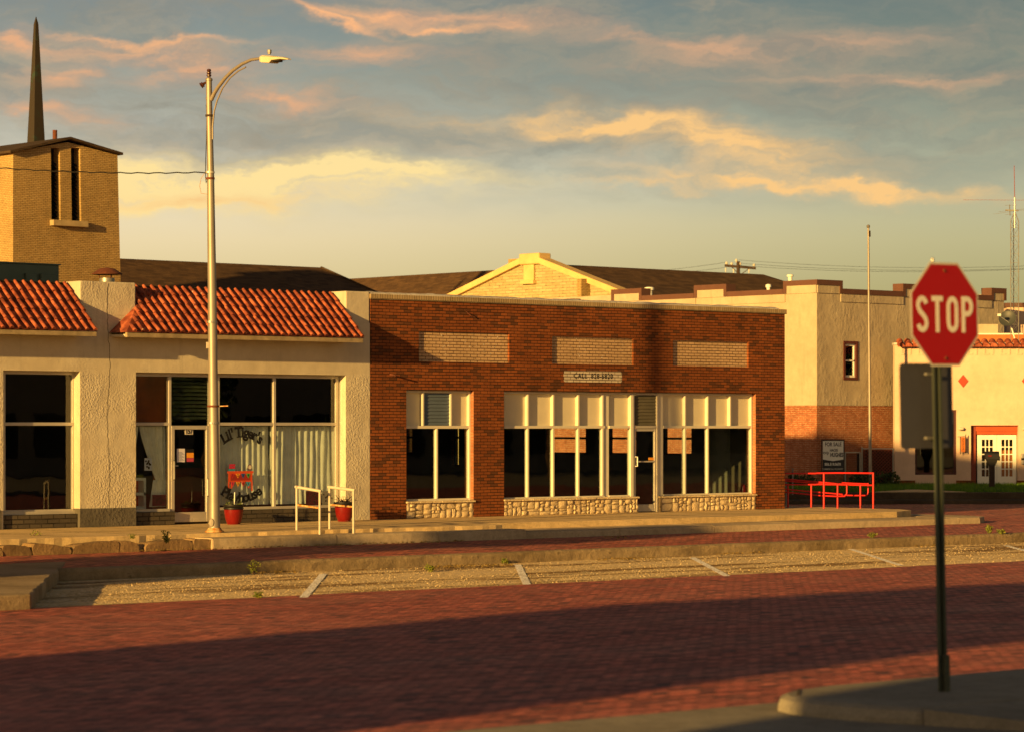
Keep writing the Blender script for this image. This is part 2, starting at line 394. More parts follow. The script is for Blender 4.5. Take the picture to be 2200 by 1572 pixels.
def M_gravel(name):
    m, N = newmat(name)
    v = N.n.new('ShaderNodeTexVoronoi'); v.inputs['Scale'].default_value = 26; N.put(v.inputs['Vector'], N.co)
    v2 = N.n.new('ShaderNodeTexVoronoi'); v2.inputs['Scale'].default_value = 9; N.put(v2.inputs['Vector'], N.co)
    r = N.sep(v.outputs['Color'])[0]; r2 = N.sep(v2.outputs['Color'])[1]
    c = N.ramp(r, [(0, S(146, 122, 84)), (.4, S(212, 184, 132)), (.75, S(232, 206, 154)), (1, S(246, 230, 190))])
    a = N.noise(N.v('MULTIPLY', N.co, (.5, 1, 1)), .8, 6, .7).outputs[0]
    bandn = N.noise(N.v('MULTIPLY', N.co, (.12, .9, 1)), 1.3, 5, .65).outputs[0]
    smooth = N.mr(N.m('ADD', N.m('MULTIPLY', a, .4), N.m('MULTIPLY', bandn, .6)), .49, .57, 0, 1, True)
    c = N.mix(N.m('MULTIPLY', smooth, .85), c, S(226, 200, 150))
    c = N.mix(N.m('MULTIPLY', N.mr(bandn, .48, .40), .85), c, S(112, 82, 46))
    c = N.mix(N.mr(r2, .93, .95, 0, .7), c, S(210, 196, 160))
    N.put(N.p.inputs['Base Color'], c); N.p.inputs['Roughness'].default_value = .95; N.p.inputs['Specular IOR Level'].default_value = .15
    h = N.m('ADD', N.m('MULTIPLY', v.outputs['Distance'], -1.0), N.m('MULTIPLY', v2.outputs['Distance'], -.8))
    k = N.m('MULTIPLY', h, N.mr(smooth, 0, 1, 1, .25))
    nb = bump(N, k, .9, .03); nb = bump(N, a, .4, .08, nb); N.put(N.p.inputs['Normal'], nb)
    return m
def M_shingle(name, c1, c2):
    m, N = newmat(name)
    s = N.sep(N.co); vec = N.comb(N.m('ADD', s[0], s[1]), N.m('MULTIPLY', s[2], 2.0), 0.0)
    b = N.n.new('ShaderNodeTexBrick'); N.put(b.inputs['Vector'], vec); b.inputs['Scale'].default_value = 1
    b.inputs['Color1'].default_value = (0, 0, 0, 1); b.inputs['Color2'].default_value = (1, 1, 1, 1)
    b.inputs['Brick Width'].default_value = .45; b.inputs['Row Height'].default_value = .16; b.inputs['Mortar Size'].default_value = .006
    r = N.sep(b.outputs['Color'])[0]
    n = N.noise(N.v('MULTIPLY', N.co, (1, 1, 4)), 2.0, 5, .7).outputs[0]
    c = N.mix(N.m('MULTIPLY_ADD', r, .5, N.mr(n, .3, .7, 0, .5)), c1, c2)
    c = N.mix(N.m('MULTIPLY', b.outputs['Fac'], .6), c, (.01, .008, .006, 1))
    N.put(N.p.inputs['Base Color'], c); N.p.inputs['Roughness'].default_value = .9; N.p.inputs['Specular IOR Level'].default_value = .2
    N.put(N.p.inputs['Normal'], bump(N, N.m('ADD', r, n), .6, .03))
    return m
def M_tile(name):
    m, N = newmat(name)
    n = N.noise(N.co, 5, 3).outputs[0]; n2 = N.noise(N.co, 26, 4, .7).outputs[0]
    c = N.ramp(n, [(.32, S(98, 46, 32)), (.5, S(140, 70, 46)), (.66, S(176, 100, 70))])
    c = N.mix(N.m('MULTIPLY', N.mr(n2, .56, .72), .6), c, S(82, 34, 24))
    c = N.mix(N.m('MULTIPLY', N.mr(N.noise(N.co, 11, 3).outputs[0], .66, .72), .6), c, S(200, 170, 150))
    N.put(N.p.inputs['Base Color'], c); N.p.inputs['Roughness'].default_value = .75; N.p.inputs['Specular IOR Level'].default_value = .3
    N.put(N.p.inputs['Normal'], bump(N, n2, .35, .012)); return m
def M_glass(name, tint=(.9, .95, .95, 1), rough=.0, k=1.0):
    m, N = newmat(name); N.n.remove(N.p)
    tr = N.n.new('ShaderNodeBsdfTransparent'); tr.inputs[0].default_value = tint
    gl = N.n.new('ShaderNodeBsdfGlossy'); gl.inputs['Roughness'].default_value = rough; gl.inputs[0].default_value = (1, 1, 1, 1)
    N.put(gl.inputs['Normal'], bump(N, N.noise(N.co, 1.1, 2).outputs[0], .06, .02))
    fr = N.n.new('ShaderNodeFresnel'); fr.inputs[0].default_value = 1.5
    mx = N.n.new('ShaderNodeMixShader'); bf = N.n.new('ShaderNodeNewGeometry').outputs['Backfacing']
    N.put(mx.inputs[0], N.m('MULTIPLY', N.m('MULTIPLY', fr.outputs[0], N.m('SUBTRACT', 1.0, bf)), k*1.7, clamp=True))
    N.l.new(tr.outputs[0], mx.inputs[1]); N.l.new(gl.outputs[0], mx.inputs[2]); N.l.new(mx.outputs[0], N.o.inputs[0]); return m
def M_rusty(name, col, rust, amt=.55, rough=.5, metal=0.0, scale=9):
    m, N = newmat(name)
    n = N.noise(N.co, scale, 5, .7).outputs[0]
    c = N.mix(N.mr(n, amt, amt+.1), col, rust); N.put(N.p.inputs['Base Color'], c)
    N.p.inputs['Roughness'].default_value = rough; N.p.inputs['Metallic'].default_value = metal
    N.put(N.p.inputs['Normal'], bump(N, n, .2, .005)); return m
def M_leaf(name, c1, c2):
    m, N = newmat(name)
    n = N.noise(N.co, 3, 4).outputs[0]; N.put(N.p.inputs['Base Color'], N.mix(N.mr(n, .35, .65), c1, c2))
    N.p.inputs['Roughness'].default_value = .6; N.p.inputs['Specular IOR Level'].default_value = .3
    return m
def M_cloth(name, col):
    m, N = newmat(name)
    n = N.noise(N.co, 6, 3).outputs[0]; f = N.mr(n, .3, .7, .9, 1.06); N.put(N.p.inputs['Base Color'], N.mix(1.0, col, N.comb(f, f, f), 'MULTIPLY'))
    N.p.inputs['Roughness'].default_value = .9; return m

m_stucco = M_stucco('cream_stucco', S(198, 190, 170), S(184, 174, 152), bstr=.9, bscale=19, stains=.3, dist=.03, crack=False, band=(3.42, 4.3))
m_stucco_side = m_stucco
m_greybase = M_stucco('grey_painted_base', S(98, 94, 86), S(84, 80, 72), bstr=.6, crack=False)
m_blackbrick = M_brick('dark_painted_brick', S(74, 68, 60), S(86, 78, 66), S(60, 54, 46), bw=.3, rh=.1, ms=.012, bstr=1.0, mstain=.1)
m_redbrick = M_brick('red_brown_brick', S(122, 68, 34), S(146, 84, 42), S(34, 24, 16), dark=S(78, 52, 34), darkk=.8, bstr=.8, ms=.007, mstain=.35)
m_jambbrick = M_brick('tan_red_jamb_brick', S(156, 98, 66), S(170, 110, 74), S(180, 160, 136), bstr=.6)
m_soldier = M_brick('buff_soldier_brick', S(176, 156, 120), S(158, 138, 104), S(96, 80, 60), bw=.075, rh=.4, ms=.007, bstr=.7, mstain=.15)
m_panelbrick = M_brick('tan_painted_brick', S(196, 166, 130), S(186, 156, 120), S(110, 88, 64), bstr=.8, ms=.009, mstain=.12)
m_noticebrick = M_brick('white_painted_brick', S(206, 196, 176), S(196, 184, 164), S(60, 46, 34), bstr=.6, ms=.008, mstain=.1)
m_churchbrick = M_brick('buff_church_brick', S(176, 150, 98), S(162, 136, 86), S(120, 96, 58), bw=.2, rh=.067, ms=.008, bstr=.5, mstain=.08)
m_gablebrick = M_brick('yellow_gable_brick', S(178, 164, 122), S(164, 148, 104), S(160, 144, 108), bw=.42, rh=.12, ms=.014, bstr=.4, mstain=.06)
m_hallbrick = M_brick('orange_brown_brick', S(146, 88, 60), S(164, 102, 70), S(186, 150, 118), bw=.24, rh=.08, ms=.010, bstr=.5, mstain=.12)
m_hallstucco = M_stucco('tan_hall_stucco', S(178, 166, 142), S(166, 152, 128), bstr=.7, bscale=9, stretch=.55, stains=.35, dist=.04, crack=False)
m_whitestucco = M_stucco('white_stucco', S(212, 186, 164), S(200, 174, 150), bstr=.35, bscale=9, stains=.10, dist=.03, crack=False)
m_capwhite = M_concrete('white_coping', S(210, 206, 196), S(176, 168, 156), bstr=.8, spots=.3)
m_sidewalk = M_concrete('sidewalk_concrete', S(218, 192, 144), S(200, 174, 126), bstr=.35, spots=.35)
m_kerb = M_concrete('kerb_concrete', S(188, 170, 140), S(166, 148, 118), bstr=.7, spots=.5)
m_oldkerb = M_concrete('old_kerb_concrete', S(158, 140, 110), S(120, 104, 78), bstr=1.2, spots=.8)
m_stone = M_concrete('rubble_stone', S(222, 204, 166), S(200, 178, 140), bstr=1.0, scale=3, spots=.35)
m_rock = M_concrete('broken_kerb_stone', S(150, 124, 88), S(112, 92, 66), bstr=1.2, scale=2, spots=.6)
m_pad = M_concrete('near_concrete', S(150, 144, 128), S(128, 122, 108), bstr=.35, scale=.8, spots=.25)
m_street = M_street('brick_paving'); m_gravel = M_gravel('worn_asphalt')
m_tile = M_tile('terracotta_tile')
m_shingle = M_shingle('brown_shingle', S(62, 46, 32), S(104, 80, 54)); m_shingle2 = M_shingle('grey_brown_shingle', S(52, 42, 32), S(84, 68, 50))
m_fascia = M_plain('weathered_fascia', S(150, 134, 104), .8, var=.3, vscale=5, bstr=.4)
m_alu = M_plain('brushed_aluminium', S(190, 184, 170), .42, .35, .08)
m_whiteframe = M_plain('cream_frame_paint', S(206, 200, 180), .55, 0, .06)
m_panel = M_plain('cream_board', S(204, 196, 170), .7, 0, .04, spec=.25)
m_glass = M_glass('window_glass'); m_glass2 = M_glass('tinted_glass', (.22, .28, .2, 1))
m_glassdoor = M_glass('door_glass', (.6, .6, .55, 1)); m_ambglass = M_glass('amber_reflection_glass', (.75, .62, .35, 1), .08, 2.2)  # amber tint of the pane stands in for a reflection
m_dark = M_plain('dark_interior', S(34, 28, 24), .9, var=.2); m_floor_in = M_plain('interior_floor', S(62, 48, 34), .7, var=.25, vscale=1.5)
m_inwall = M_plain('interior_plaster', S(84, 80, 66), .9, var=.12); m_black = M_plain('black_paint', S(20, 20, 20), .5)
m_brown = M_plain('brown_coping_paint', S(92, 62, 50), .6, var=.08); m_galv = M_plain('galvanised_steel', S(150, 148, 140), .42, .6, .15)
m_polewhite = M_plain('silver_pole_paint', S(146, 138, 126), .5, .45, .10, 2); m_rust = M_plain('rusted_iron', S(96, 52, 32), .85, 0, .35, 8, .5)
m_railwhite = M_rusty('white_rusty_rail_paint', S(184, 176, 158), S(150, 92, 40), .6, .5); m_railrust = M_rusty('rusty_lower_rail', S(190, 160, 110), S(170, 108, 40), .45, .6)
m_red = M_rusty('red_rail_paint', S(196, 30, 24), S(120, 30, 20), .6, .5, 0, 5); m_redglaze = M_plain('red_glazed_pot', S(112, 20, 18), .25, 0, .12, 6)
m_greenmetal = M_plain('green_grey_steel', S(92, 106, 92), .6, .1, .1, 2)
m_spire = M_rusty('patinated_copper', S(58, 50, 34), S(52, 74, 58), .56, .55, .3, 1.2)
m_wood = M_plain('weathered_wood', S(58, 44, 34), .85, 0, .25, 6, .4); m_curtain = M_cloth('white_curtain', S(226, 222, 206))
m_trimred = M_plain('red_brown_trim', S(126, 54, 34), .6); m_whitepaint = M_plain('white_paint', S(226, 226, 214), .5, 0, .04)
m_diamond = M_plain('red_tile_diamond', S(168, 66, 44), .6, 0, .1); m_orangewood = M_plain('orange_wood_panel', S(176, 98, 36), .5, 0, .2, 2)
m_stopred = M_plain('sign_red', S(158, 0, 4), .5, 0, .03); m_signwhite = M_plain('sign_white', S(196, 190, 176), .4, 0, .02)
m_signgrey = M_plain('sign_back_aluminium', S(70, 70, 76), .6, .1, .05); m_signpost = M_plain('sign_post_steel', S(72, 78, 66), .5, .35, .12, 4)
m_leaf = M_leaf('weed_leaf', S(72, 88, 26), S(128, 128, 40)); m_treeleaf = M_leaf('tree_leaf', S(34, 50, 20), S(62, 78, 30))
m_grass = M_leaf('grass_blade', S(56, 92, 14), S(104, 140, 20)); m_soil = M_concrete('lawn_soil', S(58, 78, 22), S(78, 72, 34), bstr=.8, spots=.4)
m_earth = M_concrete('dry_earth', S(128, 108, 74), S(104, 88, 58), bstr=.8, scale=.5, spots=.4)
m_ink = M_plain('black_lettering', S(16, 15, 14), .6); m_bark = M_plain('bark', S(70, 54, 40), .9, 0, .3, 8, .6)
m_brownin = M_plain('brown_porcelain', S(66, 34, 22), .3); m_gmortar = M_brick('green_glass_block', S(90, 100, 62), S(110, 116, 74), S(56, 60, 34), bw=.1, rh=.1, ms=.008, bstr=.4, mstain=0)
m_gmortar.node_tree.nodes['Brick Texture'].offset = 0
m_conc_jt = M_plain('joint_dark', S(58, 48, 36), .95); m_orangecop = M_plain('orange_roof_flashing', S(176, 104, 52), .6)
m_louvre = M_plain('blue_grey_slat_glass', S(88, 100, 112), .25, 0, .1, 2); m_darkslat = M_plain('dark_green_blind', S(48, 54, 38), .5)

# ------------------------------------------------------------------ text
def text_mb(body, size, ext=.003, off=0.0, sx=1.0, align='CENTER', space=1.0):
    cu = bpy.data.curves.new('lettering', 'FONT'); cu.body = body; cu.size = size; cu.extrude = ext; cu.offset = off
    cu.align_x = align; cu.align_y = 'CENTER'; cu.resolution_u = 3; cu.space_character = space
    o = bpy.data.objects.new('lettering', cu); COL.objects.link(o)
    bpy.context.view_layer.update()
    me = bpy.data.meshes.new_from_object(o.evaluated_get(bpy.context.evaluated_depsgraph_get()))
    mb = MB(); mb.add([(v.co.x*sx, v.co.y, v.co.z) for v in me.vertices], [tuple(p.vertices) for p in me.polygons])
    bpy.data.objects.remove(o); bpy.data.curves.remove(cu); bpy.data.meshes.remove(me)
    return mb
def on_front(mb, x, y, z): return mb.map(lambda v: (x+v.x, y-v.z, z+v.y))

# ================================================================== GROUND
ZL0, ZL1 = -.30, -.35      # lane at kerb, lane at median kerb
ZP = -.56                  # parking strip
YK, YM, YE, YN = 50.0, 45.3, 38.8, 18.4
struct(MB().quad((-3000, -3000, -.9), (3000, -3000, -.9), (3000, 3000, -.9), (-3000, 3000, -.9)).build('ground', m_earth))
def sheet(name, pts, mat): return struct(MB().quad(*pts).build(name, mat))
def gridsheet(name, x0, x1, y0, y1, zf, nx, ny, mat):
    mb = MB(); vs = []
    for j in range(ny+1):
        for i in range(nx+1):
            x = x0+(x1-x0)*i/nx; y = y0+(y1-y0)*j/ny; vs.append((x, y, zf(x, y)))
    fs = [(j*(nx+1)+i, j*(nx+1)+i+1, (j+1)*(nx+1)+i+1, (j+1)*(nx+1)+i) for j in range(ny) for i in range(nx)]
    return struct(mb.add(vs, fs).build(name, mat, smooth=True))
from mathutils import noise as MN
def zmain(x, y): return -.27+(y-YN)/(YE-YN)*(ZP+.27)+.012*MN.noise(Vector((x*.4, y*.4, 0)))
gridsheet('brick_street', -60, 150, YN, YE, zmain, 420, 50, m_street)
gridsheet('parking_strip', -60, 150, YE, YM, lambda x, y: ZP-.004+.003*MN.noise(Vector((x*.5, y*.6, 3))), 420, 20, m_gravel)
def zlane(x, y):
    z = ZL1+(min(y, YK)-YM)/(YK-YM)*(ZL0-ZL1)+.008*MN.noise(Vector((x*.5, y*.5, 5)))
    if y > YK: z -= min(1, (y-YK)/40)*.12
    return z
gridsheet('brick_lane', -60, 150, YM, 112, zlane, 210, 140, m_street)
gridsheet('near_road', -80, 150, -60, YN, lambda x, y: -.274+.01*MN.noise(Vector((x*.3, y*.3, 1))), 60, 40, m_pad)

# median kerb between lane and parking strip (lane is higher)
mb = MB(); x = 24.0; xe = 150
rnd = random.Random(5)
nx = 500; prof = [(-.02, ZP-.05), (-.02, ZL1-.06), (.0, ZL1-.01), (.05, ZL1+.012), (.17, ZL1+.012), (.2, ZL1-.05)]
vs = []; 
for i in range(nx+1):
    x = 24+(xe-24)*i/nx
    for k, (dy, z) in enumerate(prof):
        j = MN.noise(Vector((x*1.7, k*.9, 2)))*.03+MN.noise(Vector((x*7, k, 4)))*.014
        vs.append((x, YM-.15+dy+j, z+(j*.5 if k in (1, 2, 3) else 0)))
n = len(prof); fs = [(i*n+k, (i+1)*n+k, (i+1)*n+k+1, i*n+k+1) for i in range(nx) for k in range(n-1)]
mb.add(vs, fs); struct(mb.build('median_kerb', m_oldkerb))

# concrete island at the left
isl = [(30.9, 47.2), (24.55, 38.45), (-40, 38.3), (-40, 47.8)]
poly = []
pts = [(30.9, 47.2), (24.55, 38.45)]
for i in range(30):
    t = i/30; p = Vector(pts[0]).lerp(Vector(pts[1]), t); j = rnd.uniform(-.02, .02) if 0 < i else 0; poly.append((p.x+j, p.y-j))
poly += [(24.55, 38.45)]
for i in range(1, 40): poly.append((24.55-i*1.6, 38.4+rnd.uniform(-.02, .02)))
poly += [(-40, 38.3), (-40, 47.8)]
o = MB().prism(poly, -.75, -.325).build('concrete_island', M_concrete('island_concrete', S(170, 152, 122), S(136, 118, 90), bstr=.7, spots=.7), bevel=.03); struct(o)

# sidewalk with its two steps
mb = MB()
sw = [(-40, 60), (-40, 50.08)]
for i in range(420): sw.append((-40+84.3*i/420+.02, 50.05+.05*MN.noise(Vector((i*.11, 0, 0)))+rnd.uniform(-.02, .02)))
sw += [(44.35, 50.1), (44.4, 50.95), (58.7, 50.95), (59.9, 51.5), (60.5, 52.4), (60.7, 75), (57, 75), (57, 60)]
struct(mb.prism(sw, -.6, 0).build('sidewalk', m_sidewalk, bevel=.012))
# kerb: ledge and rounded front
def kerb_run(name, x0, x1, y0, y1, z, zb, seg, mat, wob=.006, seed=1):
    r = random.Random(seed); mb = MB(); x = x0
    while x < x1-.05:
        xe = min(x1, x+seg*r.uniform(.92, 1.08)); g = .012
        dz = r.uniform(-.006, .006); dy = r.uniform(-wob, wob)
        pr = [(y1, z+dz), (y0+.09, z+dz), (y0+.035, z-.012+dz), (y0+.008, z-.05+dz), (y0, zb)]
        vs = [(a, p[0]+dy, p[1]) for a in (x+g, xe-g) for p in pr]+[(a, y1, zb) for a in (x+g, xe-g)]
        k = 5
        fs = [(i, i+1, k+i+1, k+i) for i in range(4)]+[(0, 1, 2, 3, 4, 10), (5, 6, 7, 8, 9, 11)]
        mb.add(vs, fs); x = xe
    mb.box(x0, y0+.02, zb, x1, y1-.003, z-.03)
    return struct(mb.build(name, mat, smooth=True, angle=35))
kerb_run('kerb', 35.9, 44.5, 49.45, 50.12, -.085, -.6, 3.0, m_kerb, seed=2)
kerb_run('kerb', 44.5, 60.3, 49.5, 51.0, -.145, -.6, 3.05, m_kerb, seed=3)
struct(MB().prism([(60.3, 49.53), (60.95, 49.9), (61.3, 50.6), (61.4, 75), (60.6, 75), (60.6, 52), (59.5, 50.97)], -.6, -.145).build('kerb', m_kerb, bevel=.03))
# broken kerb stones
kt = MB(); kt.box(-40, 49.62, -.6, 35.9, 50.02, -.17); struct(kt.build('kerb_bed', m_oldkerb))
ks = thing('broken_kerb', 'row of cracked tilted kerb stones with dirt gaps along the left end of the pavement', 'kerb', (30, 49.6, -.3))
x = 18.0; rs = random.Random(9)
while x < 35.75:
    w = rs.uniform(.45, 1.15); h = rs.uniform(.2, .28); top = -.085-rs.uniform(0, .035)
    if rs.random() < .15: x += .18; continue
    b = bmesh.new(); bmesh.ops.create_cube(b, size=1); bmesh.ops.subdivide_edges(b, edges=b.edges, cuts=4, use_grid_fill=True)
    mbk = MB(); off = rs.random()*50; sl_ = rs.uniform(-.12, .12)
    vs = []
    for v in b.verts:
        c = v.co.copy(); rad = .22
        c.x *= 1-.12*(abs(c.z*2)**3)*(1 if c.z > 0 else .2)
        q = Vector((c.x*w, c.y*.42, c.z*h))
        nn = MN.noise(Vector((q.x*4+off, q.y*4, q.z*5)))*.035
        if v.co.z > .3: q.z -= (abs(v.co.x)*2)**4*.025*rs.choice((1, 1))+.0
        q += v.co.normalized()*nn; q.z += q.x*sl_
        vs.append((x+w/2+q.x, 49.72+q.y+.0, top-h/2+q.z))
    mbk.add(vs, [tuple(vv.index for vv in f.verts) for f in b.faces]); b.free()
    mbk.build('kerb_stone', m_rock, ks, smooth=True, angle=50)
    x += w+rs.uniform(-.02, .05)
# pavement joints
mb = MB()
for i in range(28):
    x = 12+i*1.75; mb.box(x, 50.15, .001, x+.014, 54.78, .004)
mb.box(10, 52.4, .001, 60.4, 52.414, .0035)
struct(mb.build('pavement_joints', m_conc_jt))

# parking lines
def worn(name, mat_c):
    m, N = newmat(name); n = N.noise(N.co, 9, 5, .7).outputs[0]
    v = N.n.new('ShaderNodeTexVoronoi'); v.inputs['Scale'].default_value = 26; N.put(v.inputs['Vector'], N.co)
    tr = N.n.new('ShaderNodeBsdfTransparent'); mx = N.n.new('ShaderNodeMixShader')
    N.p.inputs['Base Color'].default_value = mat_c; N.p.inputs['Roughness'].default_value = .8
    N.put(N.p.inputs['Normal'], bump(N, N.m('MULTIPLY', v.outputs['Distance'], -1.0), .8, .03))
    N.put(mx.inputs[0], N.mr(n, .38, .47)); N.l.new(tr.outputs[0], mx.inputs[1]); N.l.new(N.p.outputs[0], mx.inputs[2]); N.l.new(mx.outputs[0], N.o.inputs[0]); return m
m_line = worn('worn_white_paint', S(248, 246, 240))
for (a, b, c, d) in [(695, 1232, 652, 1283), (1112, 1212, 1132, 1255), (1487, 1197, 1562, 1237), (1828, 1179, 1935, 1214), (2160, 1171, 2240, 1193)]:
    p = Vector(GP(a, b, ZP)); q = Vector(GP(c, d, ZP)); t = (q-p); t.z = 0; t.normalize(); s_ = Vector((-t.y, t.x, 0))*.07
    z = Vector((0, 0, .006)); struct(MB().quad(p-s_+z, p+s_+z, q+s_+z, q-s_+z).build('parking_line', m_line))

# near corner pavement of the stop sign, with a rounded kerb
zp0 = -.14
pp = [(60, 18.75), (60, 16.2), (19.0, 16.2), (18.86, 16.7), (18.82, 17.2), (18.86, 17.55), (19.0, 17.85), (19.25, 18.08), (19.6, 18.22), (20.1, 18.32)]
o = MB().prism(pp, -.5, zp0).build('corner_pavement', m_pad, bevel=.09); struct(o)
struct(MB().add([(19.0, 16.195, zp0-.004), (60, 16.195, zp0-.004), (60, 14.2, -.262), (19.6, 14.2, -.262), (19.0, 16.195, -.4), (19.6, 14.2, -.4)], [(0, 1, 2, 3), (0, 3, 5, 4)]).build('kerb_ramp', m_pad))
mb = MB()
mb.bar((19.15, 17.75, zp0+.002), (19.6, 18.15, zp0+.002), .03, .006)
o = struct(mb.build('pavement_crack', m_conc_jt))

# ================================================================== LEFT STUCCO STOREFRONT
ls = thing('stucco_storefront', 'cream stucco storefront with two red tiled pent roofs and wide plate windows', 'shop building', (40, F, 0))
fr_front = lambda a, d, z: (a, F+d, z)
uP1a, uP1b, uP2a, uP2b = UX(172, F), UX(292, F), UX(743, F), UX(794.5, F)
zt, zb0 = 3.39, .31
uL0 = UX(7, F)
T = .34
WL = slab(fr_front, 12, uP2b, 0, 4.62, [(uL0-.0, uP1a, 0, zt), (uP1b, uP2a, 0, zt)], t=T)
WL.build('wall', m_stucco, ls)
# piers above
for a, b in ((uP1a, uP1b), (uP2a, uP2b)):
    m_ = bx(a, F+.002, 4.6, b, F+.62, 5.36)
    m_.build('pier_top', m_stucco, ls, bevel=.03)
bx(uP1a-3, F+.62, 4.0, uP2b, F+.8, 5.25).build('parapet', m_stucco, ls)
bx(12, F+.62, 4.0, uP1a-3, F+.8, 5.25).build('parapet', m_stucco, ls)
mbk_ = MB(); rc = random.Random(6); pts_ = []; xx = UX(233, F)
for i in range(60): pts_.append((xx+rc.uniform(-.018, .018)+.03*math.sin(i*.21), F-.0015, .42+i*.083))
for p_, q_ in zip(pts_, pts_[1:]): mbk_.quad((p_[0]-.006, p_[1], p_[2]), (p_[0]+.006, p_[1], p_[2]), (q_[0]+.006, q_[1], q_[2]), (q_[0]-.006, q_[1], q_[2]))
mbk_.build('crack', m_conc_jt, ls)
# grey base of pier
bx(uP1a-.02, F-.02, 0, uP1b+.0, F+T-.01, .41).build('painted_base', m_greybase, ls, bevel=.01)
bx(14, F-.02, 0, uL0-.05, F+.2, .41).build('painted_base', m_greybase, ls)
# dark brick bulkheads
bx(uL0-.04, F+.06, 0, uP1a-.03, F+T-.02, .30).build('brick_bulkhead', m_blackbrick, ls)
ud0, ud1 = UX(366, F+.3), UX(449, F+.3)
bx(uP1b+.01, F+.1, 0, ud0-.02, F+T-.02, .30).build('brick_bulkhead', m_blackbrick, ls)
bx(ud1+.04, F+.1, 0, uP2a-.01, F+T-.02, .30).build('brick_bulkhead', m_blackbrick, ls)
# pitted lump where paint flakes off: patches on stucco
# ---- windows
YF = F+.27
def pane(name, parent, x0, x1, z0, z1, y, mat): return bx(x0, y, z0, x1, y+.006, z1).build(name, mat, parent)
def frame_rect(mb, x0, x1, z0, z1, y0, y1, w):
    mb.box(x0, y0, z0, x0+w, y1, z1); mb.box(x1-w, y0, z0, x1, y1, z1)
    mb.box(x0+w, y0+.002, z1-w, x1-w, y1, z1); mb.box(x0+w, y0+.002, z0, x1-w, y1, z0+w)
def V(px): return UX(px, YF)
ztr0, ztr1 = 2.215, 2.285
# bay 1 window
w1 = MB(); x0, x1 = V(9)-.02, V(155)
frame_rect(w1, x0-1.6, x1+.06, zb0+.02, zt-.0, YF-.03, YF+.05, .07)
w1.box(x0-1.5, YF-.04, ztr0, x1, YF+.045, ztr1); w1.box(x0-.03, YF-.035, zb0+.02, x0+.03, YF+.048, zt-.03)
w1.box(x1+.06, YF-.06, zb0+.02, x1+.13, YF+.06, zt-.005)
w1.box(x0-1.6, YF-.10, zb0-.02, uP1a-.01, YF+.04, zb0+.055)
ww1 = w1.build('window', m_alu, ls, bevel=.006); lab(ww1, 'wide plate window left of the thick pier')
pane('pane', ww1, x0+.03, x1, ztr1, zt-.07, YF+.01, m_glass); pane('pane', ww1, x0+.03, x1, zb0+.09, ztr0, YF+.01, m_glass)
pane('pane', ww1, x0-1.53, x0-.03, zb0+.09, zt-.07, YF+.01, m_glass)
# bay 2
w2 = MB()
xa, xb = uP1b+.005, V(724)
w2.box(xa, YF-.03, zt-.08, xb+.05, YF+.05, zt-.004)
w2.box(xa, YF-.035, ztr0, ud0-.045, YF+.045, ztr1); w2.box(ud1+.03, YF-.035, ztr0, xb, YF+.045, ztr1)
mA, mB_, mC = V(363), V(588), V(721)
w2.box(mA-.03, YF-.04, .0, mA+.04, YF+.05, zt-.08)
w2.box(mB_-.035, YF-.04, zb0, mB_+.035, YF+.05, zt-.08)
w2.box(mC-.02, YF-.04, zb0, mC+.06, YF+.05, zt-.003)
w2.box(mC+.10, YF-.09, zb0, uP2a-.004, YF+.05, zt-.003)
w2.box(ud1-.03, YF-.05, .0, ud1+.05, YF+.05, zt-.08)
w2.box(ud1+.05, YF-.04, zb0-.02, V(470), YF+.05, zt-.08)
w2.box(xa, YF-.09, zb0-.03, mA-.03, YF+.04, zb0+.05); w2.box(ud1+.05, YF-.09, zb0-.03, uP2a-.01, YF+.04, zb0+.05)
ww2 = w2.build('window', m_alu, ls, bevel=.006); lab(ww2, 'wide plate window with curtains behind its lower panes')
pane('pane', ww2, xa, mA-.03, ztr1, zt-.08, YF+.01, m_ambglass)
pane('pane', ww2, xa, mA-.03, zb0+.05, ztr0, YF+.01, m_glass)
pane('pane', ww2, mA+.04, ud1-.03, ztr1+.01, zt-.08, YF+.01, m_glass)
pL = V(470)
for a, b in ((pL, mB_-.035), (mB_+.035, mC-.02)):
    pane('pane', ww2, a, b, ztr1, zt-.08, YF+.01, m_glass2); pane('pane', ww2, a, b, zb0+.05, ztr0, YF+.01, m_glass)
# blind in transom over the door
bl = MB()
for i in range(11):
    z = 2.36+i*.088; bl.add([(mA+.05, YF+.05, z), (ud1-.04, YF+.05, z), (ud1-.04, YF+.09, z+.06), (mA+.05, YF+.09, z+.06)], [(0, 1, 2, 3)])
bl.build('slat_blind', m_darkslat, ls)
bx(xa, YF+.10, ztr1, mA, YF+.12, zt-.02).build('amber_reflection_card', M_plain('amber_reflection_tint', S(176, 118, 36), .6, 0, .5, 2), ls)  # amber colour behind the pane imitates a reflection in its glass
# door
dr = MB(); d0, d1 = ud0-.02, ud1-.035
frame_rect(dr, d0, d1, .05, ztr0+.0, YF-.045, YF+.03, .085)
dr.box(d0+.085, YF-.04, .05, d1-.085, YF+.03, .27)
door = dr.build('door', m_alu, ls, bevel=.006); lab(door, 'aluminium framed glass door with a number plate and two notices')
pane('pane', door, d0+.085, d1-.085, .27, ztr0-.085, YF+.0, m_glassdoor)
h = MB(); h.tube([(d0+.03, YF-.06, 1.0), (d0+.03, YF-.11, 1.02), (d0+.03, YF-.11, 1.42), (d0+.03, YF-.06, 1.44)], .018, 8)
h.box(d0+.04, YF-.085, 1.3, d0+.16, YF-.05, 1.33); h.build('handle', m_galv, door)
h = MB(); h.tube([(d1-.06, YF-.06, .62), (d1-.09, YF-.1, .64), (d1-.09, YF-.1, 1.0), (d1-.06, YF-.06, 1.02)], .014, 8); h.build('handle', m_galv, door)
nx0 = V(397); nx1 = V(414)
